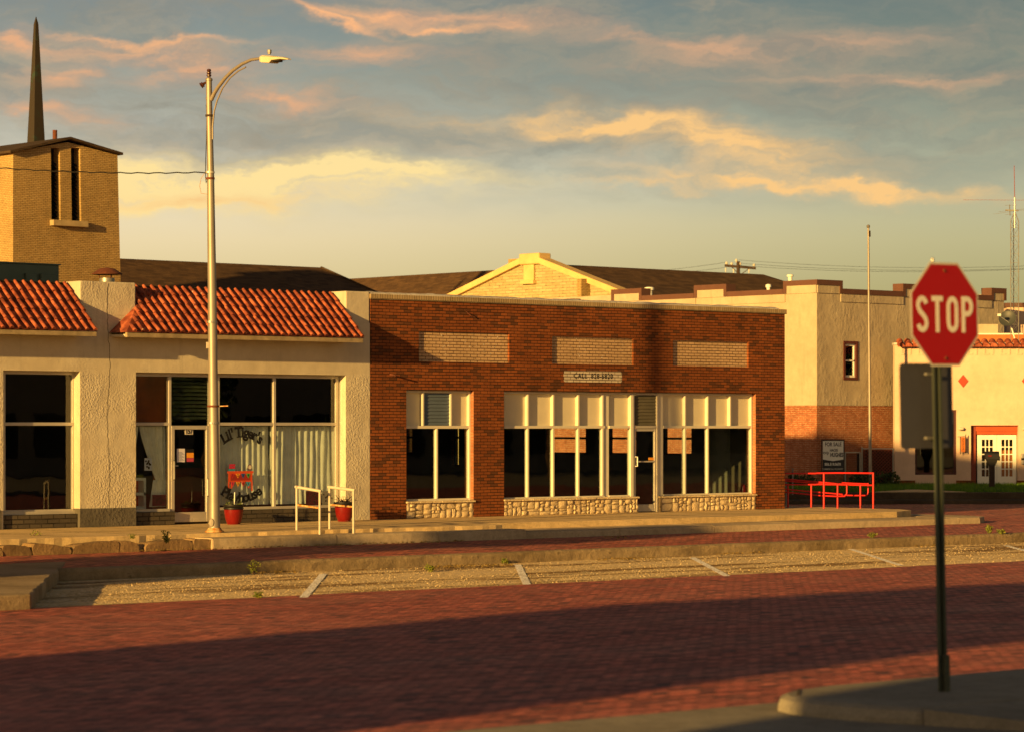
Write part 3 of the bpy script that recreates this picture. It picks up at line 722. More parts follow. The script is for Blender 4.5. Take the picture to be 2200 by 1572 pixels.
bx(nx0, YF-.012, 2.015, nx1, YF-.004, 2.15).build('number_plate', m_signwhite, door)
on_front(text_mb('157', .15, .002, .006, .85), (nx0+nx1)/2, YF-.014, 2.083).build('lettering', m_ink, door)
# notices in the door and window
def notice(px0, px1, py0, py1, y, mat, label, extra=None, grp=None):
    a, b = UX(px0, y), UX(px1, y); z0, z1 = ZZ(px0, py1, y), ZZ(px0, py0, y)
    t = thing('notice', label, 'poster', ((a+b)/2, y, z0), 0, grp)
    bx(a, y-.004, z0, b, y, z1).build('sheet', mat, t)
    if extra: extra(t, a, b, z0, z1, y-.005)
    return t
m_paper = M_plain('paper', S(206, 204, 214), .8, 0, .03); m_yellow = M_plain('yellow_print', S(224, 150, 40), .7); m_pink = M_plain('pink_print', S(176, 66, 92), .7); m_bluepr = M_plain('grey_blue_print', S(110, 116, 150), .8)
def ex_txt(t, a, b, z0, z1, y):
    mb = MB()
    for i in range(9): mb.box(a+.02, y-.001, z0+.04+i*(z1-z0-.1)/9, b-.02-.03*(i % 3), y, z0+.05+i*(z1-z0-.1)/9)
    mb.build('print', m_bluepr, t)['kind'] = 'stuff'
def ex_flyer(t, a, b, z0, z1, y):
    bx(a+.01, y-.001, z0+.01, b-.01, y, z0+(z1-z0)*.32).build('pink_band', m_pink, t)
    bx(a+.01, y-.0015, z0+(z1-z0)*.34, b-.01, y, z0+(z1-z0)*.72).build('yellow_band', m_yellow, t)
def ex_pic(t, a, b, z0, z1, y):
    mb = MB(); r = random.Random(3)
    for i in range(12):
        xx = a+.02+r.random()*(b-a-.08); zz = z0+.02+r.random()*(z1-z0-.08); mb.box(xx, y-.001-i*.0002, zz, xx+.04, y, zz+.04)
    mb.build('print', m_conc_jt, t)['kind'] = 'stuff'
notice(380, 397, 963, 992, YF-.004, m_paper, 'white notice taped inside the glass door, left of the yellow flyer', ex_txt)
notice(400, 416.5, 964, 992, YF-.004, m_ink, 'black flyer with yellow and pink bands on the glass door', ex_flyer)
notice(310, 326, 983, 1010, YF+.03, m_paper, 'small illustrated flyer hanging in the narrow window left of the door', ex_pic)
m_dkred = M_plain('dark_red_print', S(92, 30, 34), .6); m_creampr = M_plain('grey_poster_print', S(150, 140, 130), .7)
notice(657, 686, 1054, 1084, YF+.04, m_dkred, 'dark red team photo poster low in the curtained window', ex_pic)
notice(692, 716, 1054, 1084, YF+.04, m_creampr, 'pale team photo poster low in the right corner of the curtained window', ex_pic)
notice(327, 357, 1062, 1086, YF+.04, m_dkred, 'dark red poster at the foot of the narrow window left of the door', ex_pic)
# lettering and desk picture on the glass (mascot omitted)
def arc_text(body, size, cx, cz, rad, a0, a1, y, up=True):
    mbs = MB(); n = len(body)
    widths = {'L': 1.0, 'i': .55, 'l': .55, "'": .45, ' ': .5, 'T': 1.05, 'g': .95, 'e': .95, 'r': .8, 's': .85, 'P': 1.05, 'a': .95, 'y': .95, 'h': 1.0, 'o': .95, 'u': 1.0}
    tot = sum(widths.get(c, 1) for c in body); acc = 0
    for c in body:
        w = widths.get(c, 1); t = a0+(a1-a0)*(acc+w/2)/tot; acc += w
        if c == ' ': continue
        g = text_mb(c, size, .0015, .013, 1.0)
        # slab serifs make it a heavy roman face
        ang = math.radians(t)
        if up: px_, pz_, rot = cx+rad*math.sin(ang), cz+rad*math.cos(ang), -ang
        else: px_, pz_, rot = cx+rad*math.sin(ang), cz-rad*math.cos(ang), ang
        lo = -.09 if c not in 'gy' else -.09
        if c in 'LTilrhP':
            bw = {'L': .11, 'T': .075, 'i': .06, 'l': .06, 'r': .06, 'h': .12, 'P': .07}[c]
            sxx = {'L': .0, 'T': 0, 'i': 0, 'l': 0, 'r': -.02, 'h': 0, 'P': -.03}[c]
            g.box(sxx-bw/2*size/.2, -.068*size/.2, -.0016, sxx+bw/2*size/.2, -.05*size/.2, .0016)
        mbs.add([(px_+v.x*math.cos(rot)-v.y*math.sin(rot), y-v.z, pz_+v.x*math.sin(rot)+v.y*math.cos(rot)) for v in g.vs], g.fs)
    return mbs
YD = YF+.004
cx = UX(519, YD)
ZD = Zy(516, YD)/FPX
a1t = arc_text("Lil' Tiger's",   .33, cx, 1.13, .93, -36, 38, YD-.006)
let = a1t.build('lettering', m_ink, ww2)
arc_text('Playhouse', .33, cx, 1.45, .88, -37, 37, YD-.006, up=False).build('lettering', m_ink, ww2)
dk = MB(); X0, X1 = UX(488, YD), UX(544, YD)
zz = lambda py: ZZ(516, py, YD)
dk.box(X0, YD-.008, zz(1016), X1, YD-.004, zz(1011))
dk.box(X0+.03, YD-.0075, zz(1034), X1-.03, YD-.0045, zz(1016))
for q in (X0+.02, X0+.10, X1-.15, X1-.06): dk.box(q, YD-.007, zz(1054 if q in (X0+.02, X1-.06) else 1048), q+.04, YD-.0045, zz(1034))
m_deskor = M_plain('desk_orange_decal', S(196, 74, 30), .6); m_deskdk = M_plain('desk_dark_decal', S(140, 40, 26), .6)
desk = dk.build('desk_decal', m_deskor, ww2)
bx(X0+.09, YD-.009, zz(1031), X1-.09, YD-.0078, zz(1019)).build('panel', m_deskdk, desk)
flagc = [S(180, 40, 40), S(226, 150, 40), S(40, 80, 150), S(60, 150, 70), S(190, 50, 80), S(226, 160, 50), S(190, 60, 50), S(60, 150, 190)]
for i in range(8):
    row = i//4; k = i % 4; wd = (X1-X0)*.17
    fx = X0+(X1-X0)*(.2+.2*k); fz = zz(1016.5 if row == 0 else 1034.5)
    MB().add([(fx-wd/2, YD-.011, fz), (fx+wd/2, YD-.011, fz), (fx, YD-.011, fz-.11)], [(0, 1, 2)]).build('pennant', M_plain('pennant_print', flagc[i], .6), desk)
    on_front(text_mb('1234'[k] if row == 0 else '1345'[k], .08, .0006, .002), fx, YD-.012, fz-.04).build('lettering', m_ink, desk)
bk = MB(); 
for i, c_ in enumerate([S(50, 130, 150), S(170, 30, 60), S(170, 30, 60)]):
    bb = bx(X0+.04+.01*i, YD-.009, zz(1011)+.002+.055*i, X0+.22, YD-.006, zz(1011)+.05+.055*i); bb.build('book_decal', M_plain('book_print', c_, .6), desk)
cl = MB().lathe((X1-.10, YD-.007, zz(1003)), [(.065, -.002), (.065, .002)], 20, Matrix.Rotation(math.pi/2, 3, 'X')); ck = cl.build('clock_decal', m_dkred, desk)
MB().lathe((X1-.10, YD-.011, zz(1003)), [(.048, -.001), (.048, .001)], 20, Matrix.Rotation(math.pi/2, 3, 'X')).build('clock_decal', m_signwhite, desk)

# ---- tiled pent roofs
YT0, ZT0, YT1, ZT1 = F+.5, 5.33, F-.7, 4.27
def tile_roof(x0, x1, name, hipx=None):
    mb = MB(); sp = .212; nseg = 5
    slope = Vector((0, YT1-YT0, ZT1-ZT0)); L = slope.length; sd = slope.normalized(); nrm = Vector((0, sd.z, -sd.y)); nrm = nrm if nrm.z > 0 else -nrm
    xs0 = hipx if hipx is not None else x0
    # deck under the tiles
    if hipx is None:
        mb.add([(x0, YT0, ZT0-.03), (x1, YT0, ZT0-.03), (x1, YT1, ZT1-.03), (x0, YT1, ZT1-.03)], [(0, 1, 2, 3)])
    else:
        tm = .5/1.2; zf = ZT0+(ZT1-ZT0)*tm
        mb.add([(x0, YT0, ZT0-.03), (x1, YT0, ZT0-.03), (x1, YT1, ZT1-.03), (x0, YT1, ZT1-.03), (x0, F, zf-.03)], [(0, 1, 2, 3)])
        mb.add([(x0, F, zf-.02), (x0, YT1, ZT1-.03), (hipx, YT1, ZT1-.03), ], [(0, 1, 2)])
        mb.add([(x0, F-.001, zf-.02), (hipx, YT1, ZT1-.03), (hipx, F-.001, ZT1-.03)], [(0, 1, 2)])
    n = int((x1-xs0)/sp); r = random.Random(4)
    for i in range(n+1):
        x = x1-.07-i*sp
        t0 = 0.0
        if x < x0-.03 and hipx is None: break
        if hipx is not None and x < x0: t0 = (.5/1.2)+(x0-x)/(x0-hipx)*(1-.5/1.2)
        if t0 > .97: continue
        segs = [k/nseg for k in range(nseg+1)]
        for k in range(nseg):
            a, b = k/nseg, (k+1)/nseg+.02
            if b <= t0: continue
            a = max(a, t0)
            p = Vector((x+r.uniform(-.010, .010), YT0, ZT0))+slope*a; q = Vector((x+r.uniform(-.012, .012), YT0, ZT0))+slope*min(b, 1.015)
            lift = nrm*.0; r0, r1 = .038, .052+r.uniform(-.004, .004)
            vs = []
            for P_, R_, ht in ((p, r0, .0), (q, r1, .015)):
                for j in range(9):
                    an = math.pi*j/8; vs.append(P_+Vector((math.cos(an)*R_, 0, 0))+nrm*(math.sin(an)*R_*1.15+ht))
            fs = [(j, j+1, 9+j+1, 9+j) for j in range(8)]+[tuple(range(9, 18))]
            mb.add(vs, fs)
            # pan tile to the right
            a2 = a; vs = []
            for P_, ht in ((p, -.022), (q, -.002)):
                for j in range(5):
                    xx = (j/4)*sp; sag = -.018*math.sin(math.pi*j/4); vs.append(P_+Vector((xx, 0, 0))+nrm*(sag+ht+.012))
            if x+sp < x1+.02: mb.add(vs, [(j, j+1, 6+j, 5+j) for j in range(4)])
    return mb.build(name, m_tile, ls, smooth=True, angle=50)
tile_roof(12, uP1a-.01, 'tile_roof'); tile_roof(uP1b+.01, uP2a-.01, 'tile_roof', hipx=uP1b-.72)
m_mort = M_concrete('mortar_crumbs', S(196, 180, 150), S(150, 130, 100), bstr=1)
for (a, b) in ((12, uP1a), (uP1b-.72, uP2a)):
    bx(a+.02, YT1+.02, ZT1-.14, b-.02, YT1+.1, ZT1-.035).build('fascia', m_fascia, ls, bevel=.008)
    bx(a+.05, YT1+.1, ZT1-.12, b-.05, F-.002, ZT1-.07).build('soffit', m_stucco, ls)
    bx(max(a, uP1b if a > 20 else a)+.01, YT0-.02, ZT0-.09, b-.01, YT0+.14, ZT0-.0).build('ridge_flashing', m_conc_jt, ls)
# body, roof, interior
bx(12, F+9.8, 0, uP2b, F+10, 4.9).build('rear_wall', m_stucco, ls)
bx(12, F+.8, 4.75, uP2b, F+10, 4.9).build('flat_roof', m_conc_jt, ls)
bx(12, F+T, .0, uP2b-.2, F+9.8, .045).build('floor', m_floor_in, ls)
bx(uP2b-.2, F+T, 0, uP2b-.003, F+9.8, 4.74).build('party_wall', m_inwall, ls)
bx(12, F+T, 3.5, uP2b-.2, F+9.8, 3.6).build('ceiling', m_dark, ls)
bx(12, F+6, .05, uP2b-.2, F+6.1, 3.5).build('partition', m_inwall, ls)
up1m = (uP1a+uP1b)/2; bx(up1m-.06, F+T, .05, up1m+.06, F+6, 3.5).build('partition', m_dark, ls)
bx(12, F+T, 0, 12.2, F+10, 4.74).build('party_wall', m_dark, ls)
bx(ud0+.1, F+1.1, .05, ud1+.6, F+1.15, 1.25).build('orange_reflection_board', m_orangewood, ls)  # added boards; orange and green stand in for reflections in the door glass
bx(ud0+.1, F+1.08, 1.25, ud1+.6, F+1.2, 1.5).build('green_reflection_board', M_plain('green_board', S(44, 92, 60), .6), ls)
# curtains
def curtain(x0, x1, z0, z1, y, label, pull=None, seed=0, folds=None):
    n = int((x1-x0)/.025); rows = 14; r = random.Random(seed); vs = []
    ph = r.random()*9
    for j in range(rows+1):
        t = j/rows; z = z1+(z0-z1)*t
        for i in range(n+1):
            s = i/n; x = x0+(x1-x0)*s
            if pull:
                w = pull(t); x = x0+(x1-x0)*(s*w[1]+w[0])
            amp = .022+.02*MN.noise(Vector((s*(x1-x0)*2, 1, seed)))
            yy = y+amp*math.sin((x1-x0)*s*38+ph+2.2*MN.noise(Vector((s*4*(x1-x0), t*.6, seed))))+.02*MN.noise(Vector((s*9, t*3, seed)))
            vs.append((x, yy, z))
    fs = [(j*(n+1)+i, j*(n+1)+i+1, (j+1)*(n+1)+i+1, (j+1)*(n+1)+i) for j in range(rows) for i in range(n)]
    o = MB().add(vs, fs).build('curtain', m_curtain, smooth=True, angle=180); tag(o, label, 'curtain', 'white curtains behind the shop window'); return o
curtain(pL+.02, mB_-.02, .40, 2.2, YF+.16, 'white curtain hanging behind the black lettering', seed=1)
curtain(mB_+.02, mC+.1, .40, 2.2, YF+.16, 'white curtain hanging behind the window pane right of the lettering', seed=2)
curtain(xa-.1, xa+.34, .95, 2.2, YF+.14, 'white curtain drawn aside at the left edge of the narrow window', pull=lambda t: (0, 1-.75*t**1.5), seed=3)
curtain(xa+.38, mA+.0, 1.0, 2.2, YF+.14, 'white curtain gathered against the door side of the narrow window', pull=lambda t: (.62*t**1.3, 1-.62*t**1.3), seed=4)
curtain(xa+.62, mA-.0, .4, 1.0, YF+.14, 'white lower end of the gathered curtain beside the door frame', pull=lambda t: (.25-.25*t, .75+.25*t), seed=5)
# play kitchen / shelf behind the narrow window
shf = thing('toy_shelf', 'white low shelf unit standing behind the narrow window left of the door', 'shelf', (xa+.3, YF+.5, .045))
mb = MB(); frame_rect(mb, xa+.0, xa+.66, .35, 1.05, YF+.3, YF+.6, .06); mb.box(xa, YF+.3, .66, xa+.66, YF+.6, .72); mb.build('frame', m_whitepaint, shf)
bx(xa+.06, YF+.52, .42, xa+.6, YF+.56, .98).build('back_panel', m_deskor, shf)
bx(xa+.02, YF+.32, 1.05, xa+.6, YF+.58, 1.12).build('tray', m_leaf, shf)
for q in (xa+.05, xa+.6): bx(q, YF+.32, .045, q+.05, YF+.58, .35).build('leg', m_whitepaint, shf)

# ================================================================== BRICK STOREFRONT
bs = thing('brick_storefront', 'vacant red brown brick storefront with cream framed windows and rubble stone sills', 'shop building', (50, F, 0))
uB0, uB1 = UX(796, F), UX(1686, F)
YB = F+.17
o1a, o1b = UX(873, F), UX(1018, F); o2a, o2b = UX(1083, F), UX(1624, F)
zO = 3.06; zS = .41; ZBT = 5.185
pans = [(900, 1094, 711, 779), (1186, 1361, 722, 784), (1446, 1608, 730, 788)]
ph = []
for a, b, t_, b_ in pans:
    ph.append((UX(a, F), UX(b, F), ZZ(a, b_-1, F)+.02, ZZ(a, t_, F)))
holes = [(o1a, o1b, .0, zO), (o2a, o2b, .0, zO)]
wall = slab(fr_front, uB0, uB1, 0, ZBT, holes, t=.30, breaks=())
# cut painted panels as shallow recesses: rebuild with holes and back plates
def spans():
    mb = MB(); tf = ZBT; t = .30
    hs = holes+[(a, b, c, d) for a, b, c, d in ph]
    return slab(fr_front, uB0, uB1, 0, ZBT, hs, t=t)
spans().build('wall', m_redbrick, bs)
for i, (a, b, c, d) in enumerate(ph):
    p = bx(a+.002, F+.055, c+.002, b-.002, F+.2, d-.002).build('painted_panel', m_panelbrick, bs)
    lab(p, ['flaking tan painted brick panel nearest the stucco pier', 'tan painted brick panel above the white phone notice with dark flaking', 'clean tan painted brick panel nearest the right corner'][i])
# flaked paint marks on first two panels
m_flake = M_plain('bare_patch', S(96, 74, 56), .9); m_flakew = M_plain('white_flake', S(214, 206, 190), .8)
for k, (a, b, c, d) in enumerate(ph[:2]):
    rf = random.Random(20+k); mb = MB(); mw = MB()
    for i in range(60 if k == 0 else 46):
        cx_ = rf.choice([.28, .75, .82, .55] if k == 0 else [.3, .32, .62, .85]); x = a+(b-a)*min(.97, max(.03, rf.gauss(cx_, .06))); z = c+(d-c)*rf.uniform(.1, .92)
        s1, s2 = rf.uniform(.008, .035), rf.uniform(.006, .035)
        (mb if rf.random() < .5 else mw).add([(x, F+.0525, z), (x+s1, F+.0525, z+rf.uniform(-.01, .01)), (x+s1*.8, F+.0525, z+s2), (x+rf.uniform(-.01, .01), F+.0525, z+s2*.9)], [(0, 1, 2, 3)])
    mb.build('bare_patches', m_flake, bs)['kind'] = 'stuff'; mw.build('paint_flakes', m_flakew, bs)['kind'] = 'stuff'
# jamb linings of lighter brick
for x in (o1b, o2b):
    bx(x-.006, F+.006, zS+.02, x-.0005, F+.168, zO-.01).build('jamb', m_jambbrick, bs)
# soldier course and white coping
bx(uB0-.02, F-.03, ZBT+.002, uB1+.05, F+.24, ZBT+.125).build('soldier_course', m_soldier, bs)
mb = MB(); n = 150; vs = []
for i in range(n+1):
    x = uB0-.02+(uB1-uB0-.2)*i/n; j = MN.noise(Vector((x*2.1, 0, 0)))*.03+MN.noise(Vector((x*9, 0, 3)))*.014
    vs += [(x, F-.015, ZBT+.124), (x, F-.01, ZBT+.15+j*.6), (x, F+.15, ZBT+.185+j*.7), (x, F+.33, ZBT+.19+j), (x, F+.34, ZBT+.10)]
fs = [(i*5+k, (i+1)*5+k, (i+1)*5+k+1, i*5+k+1) for i in range(n) for k in range(4)]
mb.add(vs, fs).build('coping', m_capwhite, bs, smooth=True)
# side walls, roof, rear wall with openings
YR = 74.0
fr_side = lambda a, d, z: (uB1-d, a, z)
US = uB1-.26
def YS(px): return XP(px, US)[0]
side_w = [(YS(p1), YS(p0), za, 3.2) for p0, p1, za in ((866, 887, 1.36), (970, 987, 1.0), (1173, 1260, 1.40), (1302, 1368, 1.40), (1420, 1487, 1.40))]
slab(fr_side, F+.30, YR, 0, 4.9, side_w, t=.25).build('side_wall', m_redbrick, bs)
slab(lambda a, d, z: (US-d, a, z), F+.31, YR, .03, 3.34, side_w, t=.03).build('wall_lining', m_inwall, bs)
slab(lambda a, d, z: (uB0+d, a, z), F+.30, YR, 0, 4.9, t=.2).build('side_wall', m_inwall, bs)
for a, b, c, d in side_w:
    mb = MB()
    for y in (a+.025, b-.025): mb.box(uB1-.16, y-.025, c, uB1-.1, y+.025, d)
    n_ = 3 if b-a > 2 else 1
    for i in range(1, n_): y = a+(b-a)*i/n_; mb.box(uB1-.16, y-.03, c, uB1-.1, y+.03, d)
    mb.box(uB1-.155, a, 1.83, uB1-.105, b, 1.89); mb.box(uB1-.155, a, c, uB1-.105, b, c+.05)
    f = mb.build('side_window', m_black, bs); bx(uB1-.135, a+.05, c+.05, uB1-.13, b-.05, d).build('pane', m_glass, f)
pd = bx(US-.07, YS(1571), .03, US-.035, YS(1523), 2.25).build('inner_door', M_plain('grey_inner_door', S(120, 122, 108), .6), bs)
MB().lathe((US-.1, YS(1571)+.12, 1.02), [(.03, -.02), (.035, 0), (.03, .02)], 10).build('handle', m_galv, pd)
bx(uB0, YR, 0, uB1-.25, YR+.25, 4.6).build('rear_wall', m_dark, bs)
bx(uB1-.25, F+8, 4.9, uB1, YR+.2, 5.85).build('rear_parapet', m_redbrick, bs); bx(uB0, YR, 4.6, uB1-.25, YR+.25, 5.85).build('rear_parapet', m_redbrick, bs)  # unseen raised parapet, added so its shadow falls on the white storefront
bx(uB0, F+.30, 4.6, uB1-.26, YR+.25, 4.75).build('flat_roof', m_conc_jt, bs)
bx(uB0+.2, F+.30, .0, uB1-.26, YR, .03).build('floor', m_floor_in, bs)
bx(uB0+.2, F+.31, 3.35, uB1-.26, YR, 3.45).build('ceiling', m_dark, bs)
x_ = UX(1597, F+.9); fe = thing('red_canister', 'red canister standing on the floor behind the far right pane', 'canister', (x_, F+.9, .03))
MB().lathe((x_, F+.9, .03), [(.07, 0), (.08, .02), (.08, .5), (.06, .6), (.02, .62)], 14).build('body', m_redglaze, fe, smooth=True)
MB().lathe((x_, F+.9, .65), [(.02, 0), (.02, .05), (.045, .06), (.045, .08)], 10).build('valve', m_black, fe)

# frames
def B(px): return UX(px, YB)
zT0, zT1 = 2.145, 2.215
def muntin(mb, px, z0, z1, w=.05, y0=-.06, y1=.04): x = B(px); mb.box(x-w/2, YB+y0, z0, x+w/2, YB+y1, z1)
# window 1
mb = MB(); x0, x1 = o1a+.004, B(1008)
mb.box(x0, YB-.05, zO-.06, x1, YB+.04, zO-.003); mb.box(x0, YB-.055, zT0, x1, YB+.04, zT1); mb.box(x1-.05, YB-.06, zS, x1, YB+.05, zO-.002)
mb.box(x1+.001, YB-.02, zS, o1b-.007, YB+.05, zO-.003)
mb.box(x0, YB-.05, zS, x1-.05, YB+.04, zS+.05)
mb.box(x0-.0, YB-.045, zS, x0+.03, YB+.04, zO-.06)
for px in (906, 966): muntin(mb, px, zT1, zO-.06)
muntin(mb, 935.7, zS+.05, zT0)
wb1 = mb.build('window', m_whiteframe, bs, bevel=.005); lab(wb1, 'narrow window with one slatted pane, left of the brick pier')
bx(x0+.03, YB+.035, zT1, B(904), YB+.05, zO-.06).build('panel_board', m_panel, wb1)
bx(B(968), YB+.035, zT1, x1-.05, YB+.05, zO-.06).build('panel_board', m_panel, wb1)
def jalousie(xa_, xb_, z0, z1, parent, mat):
    mb = MB(); n = 9
    for i in range(n):
        z = z0+(z1-z0)*i/n; h_ = (z1-z0)/n
        mb.add([(xa_, YB-.025, z+.004), (xb_, YB-.025, z+.004), (xb_, YB-.005, z+h_+.004), (xa_, YB-.005, z+h_+.004), (xa_, YB-.019, z), (xb_, YB-.019, z), (xb_, YB+.001, z+h_), (xa_, YB+.001, z+h_)],
               [(0, 1, 2, 3), (4, 5, 6, 7), (0, 1, 5, 4), (3, 2, 6, 7)])
    return mb.build('louvre_slats', mat, parent)
jalousie(B(907.5), B(964.5), zT1+.005, zO-.07, wb1, m_louvre)
pane('pane', wb1, x0+.03, B(935.7)-.025, zS+.05, zT0, YB+.0, m_glass); pane('pane', wb1, B(935.7)+.025, x1-.05, zS+.05, zT0, YB+.0, m_glass)
# window 2 (left of door)
xd0, xd1 = B(1357), B(1411)
mb = MB(); x0, xe = o2a+.004, xd0
mb.box(x0, YB-.05, zO-.06, xe, YB+.04, zO-.003); mb.box(x0, YB-.055, zT0, B(1297), YB+.04, zT1); mb.box(B(1306), YB-.055, zT0, xe, YB+.04, zT1)
mb.box(x0, YB-.05, zS, B(1297), YB+.04, zS+.04); mb.box(B(1306), YB-.05, zS, xe-.03, YB+.04, zS+.04)
mb.box(x0, YB-.05, zS, x0+.025, YB+.04, zO-.06)
for px in (1131.5, 1186, 1240, 1292): muntin(mb, px, zS+.04, zT0, .055); muntin(mb, px, zT1, zO-.06, .055)
mb.box(B(1295.5), YB-.03, zS, B(1306.5), YB+.045, zO-.06)
mb.box(B(1351), YB-.075, zS, B(1357), YB+.05, zO-.06)
wb2 = mb.build('window', m_whiteframe, bs, bevel=.005); lab(wb2, 'long window between the brick pier and the shop door')
cols = [(x0+.025, B(1131.5)-.0275), (B(1131.5)+.0275, B(1186)-.0275), (B(1186)+.0275, B(1240)-.0275), (B(1240)+.0275, B(1292)-.0275), (B(1306.5), B(1351))]
for a, b in cols:
    bx(a, YB+.035, zT1, b, YB+.05, zO-.06).build('panel_board', m_panel, wb2); pane('pane', wb2, a, b, zS+.04, zT0, YB+.0, m_glass)
# window 3 (right of door)
mb = MB(); x0, xe = B(1412), B(1613)
mb.box(x0, YB-.03, zS, B(1423), YB+.045, zO-.06)
mb.box(xd1-.03, YB-.05, zO-.06, xe, YB+.04, zO-.003); mb.box(B(1423), YB-.055, zT0, xe, YB+.04, zT1); mb.box(B(1423), YB-.05, zS, xe, YB+.04, zS+.04)
mb.box(xe-.05, YB-.06, zS, xe, YB+.05, zO-.004); mb.box(xe+.002, YB-.02, zS, o2b-.007, YB+.05, zO-.003)
for px in (1469, 1518): muntin(mb, px, zS+.04, zT0, .055)
for px in (1469, 1518, 1566): muntin(mb, px, zT1, zO-.06, .05)
wb3 = mb.build('window', m_whiteframe, bs, bevel=.005); lab(wb3, 'long window right of the shop door, with one double width pane')
ups = [(B(1423), B(1469)-.025), (B(1469)+.025, B(1518)-.025), (B(1518)+.025, B(1566)-.025), (B(1566)+.025, xe-.05)]
for a, b in ups: bx(a, YB+.035, zT1, b, YB+.05, zO-.06).build('panel_board', m_panel, wb3)
for a, b in ((B(1423), B(1469)-.028), (B(1469)+.028, B(1518)-.028), (B(1518)+.028, xe-.05)): pane('pane', wb3, a, b, zS+.04, zT0, YB+.0, m_glass)
# door with transom
mb = MB(); mb.box(xd0, YB-.06, .0, xd0+.05, YB+.05, zO-.06); mb.box(xd1-.05, YB-.06, 0, xd1, YB+.05, zO-.06); mb.box(xd0+.05, YB-.05, zT0, xd1-.05, YB+.04, zT1); mb.box(xd0, YB-.045, zO-.06, xd1-.03, YB+.04, zO-.004)
fd = mb.build('door_frame', m_alu, bs, bevel=.004)
jalousie(xd0+.055, xd1-.055, zT1+.005, zO-.07, fd, m_inwall)
mb = MB(); frame_rect(mb, xd0+.055, xd1-.055, .02, zT0-.01, YB-.035, YB+.02, .06); mb.box(xd0+.115, YB-.03, .02, xd1-.115, YB+.02, .2); mb.box(xd0+.115, YB-.04, 1.28, xd1-.115, YB-.025, 1.315)
dd = mb.build('door', m_alu, bs, bevel=.004); lab(dd, 'glass shop door with a push bar between the long windows')
pane('pane', dd, xd0+.115, xd1-.115, .2, zT0-.07, YB-.002, m_glass)
MB().tube([(xd0+.08, YB-.04, 1.18), (xd0+.11, YB-.10, 1.18), (xd0+.11, YB-.10, 1.42), (xd0+.08, YB-.04, 1.42)], .016, 8).build('handle', m_whitepaint, dd)
bx(xd1-.30, YB-.012, 1.33, xd1-.12, YB-.004, 1.40).build('sticker', m_yellow, dd)
# stone bulkheads
def stones(x0, x1, z0, z1, y, seed, name, left_end=False):
    r = random.Random(seed); cells = []
    def cut(a, b, c, d):
        w, h = b-a, d-c
        if w > .42 or (w > .2 and r.random() < .35 and w > h*.8): k = a+w*r.uniform(.35, .65); cut(a, k, c, d); cut(k, b, c, d)
        elif h > .28 or (h > .15 and r.random() < .55): k = c+h*r.uniform(.38, .66); cut(a, b, c, k); cut(a, b, k, d)
        else: cells.append((a, b, c, d))
    x = x0
    while x < x1-.01:
        e = min(x1, x+r.uniform(.22, .5)); e = x1 if x1-e < .15 else e; cut(x, e, z0, z1); x = e
    mb = MB()
    for a, b, c, d in cells:
        g = .005; nx, nz = 4, 4; vs = []; pr = r.uniform(.02, .045); off = r.random()*90
        for j in range(nz+1):
            for i in range(nx+1):
                s, t = i/nx, j/nz; edge = min(s, 1-s, t, 1-t)
                ja = MN.noise(Vector((s*2+off, t*2, 1)))*.02; jb = MN.noise(Vector((s*2+off, t*2, 9)))*.02
                X = a+g+(b-a-2*g)*s+ja*(1 if 0 < i < nx else .45); Zc = c+g+(d-c-2*g)*t+jb*(1 if 0 < j < nz else .45)
                Y = y-(pr*.35 if edge == 0 else pr*(.95 if edge < .3 else 1)+MN.noise(Vector((s*3+off, t*3, 4)))*.02)
                vs.append((X, Y, Zc))
        mb.add(vs, [(j*(nx+1)+i, j*(nx+1)+i+1, (j+1)*(nx+1)+i+1, (j+1)*(nx+1)+i) for j in range(nz) for i in range(nx)])
    bed = MB().box(x0, y-.012, z0, x1, F+.16, z1); 
    bulk = bed.build('stone_bulkhead', m_oldkerb, bs)
    mb.build('stone_facing', m_stone, bulk, smooth=True, angle=35)
    # cap of thin flags
    cp = MB(); x = x0-.02
    while x < x1:
        e = min(x1+.02, x+r.uniform(.3, .6)); cp.box(x+.004, y-.075+r.uniform(-.01, .01), z1, e-.004, YB-.045, z1+.042+r.uniform(-.006, .006)); x = e
    cp.build('cap_stones', m_stone, bulk, bevel=.008)
stones(o1a+.005, o1b-.005, 0, .365, F+.02, 3, 'a'); stones(o2a+.005, B(1362)-.02, 0, .365, F+.02, 4, 'b'); stones(B(1412)-.0, o2b-.005, 0, .365, F+.02, 5, 'c')
# painted phone notice
na, nb = UX(1211, F), UX(1336, F); nz0, nz1 = ZZ(1211, 820, F), ZZ(1211, 795.5, F)
def rrect(a, b, c, d, r, y0, y1, n=5):
    pts = []
    for (cx_, cz_, s) in ((b-r, d-r, 0), (a+r, d-r, 90), (a+r, c+r, 180), (b-r, c+r, 270)):
        for i in range(n+1): t = math.radians(s+90*i/n); pts.append((cx_+r*math.cos(t), cz_+r*math.sin(t)))
    return MB().prism(pts, 0, 1).map(lambda v: (v.x, y0+(y1-y0)*v.z, v.y))
np_ = rrect(na, nb, nz0, nz1, .06, F-.004, F+.01).build('painted_notice', m_noticebrick, bs)
on_front(text_mb('CALL  828-6820', .185, .001, .001, .97, space=1.12), (na+nb)/2+.01, F-.006, (nz0+nz1)/2+.01).build('lettering', m_ink, np_)
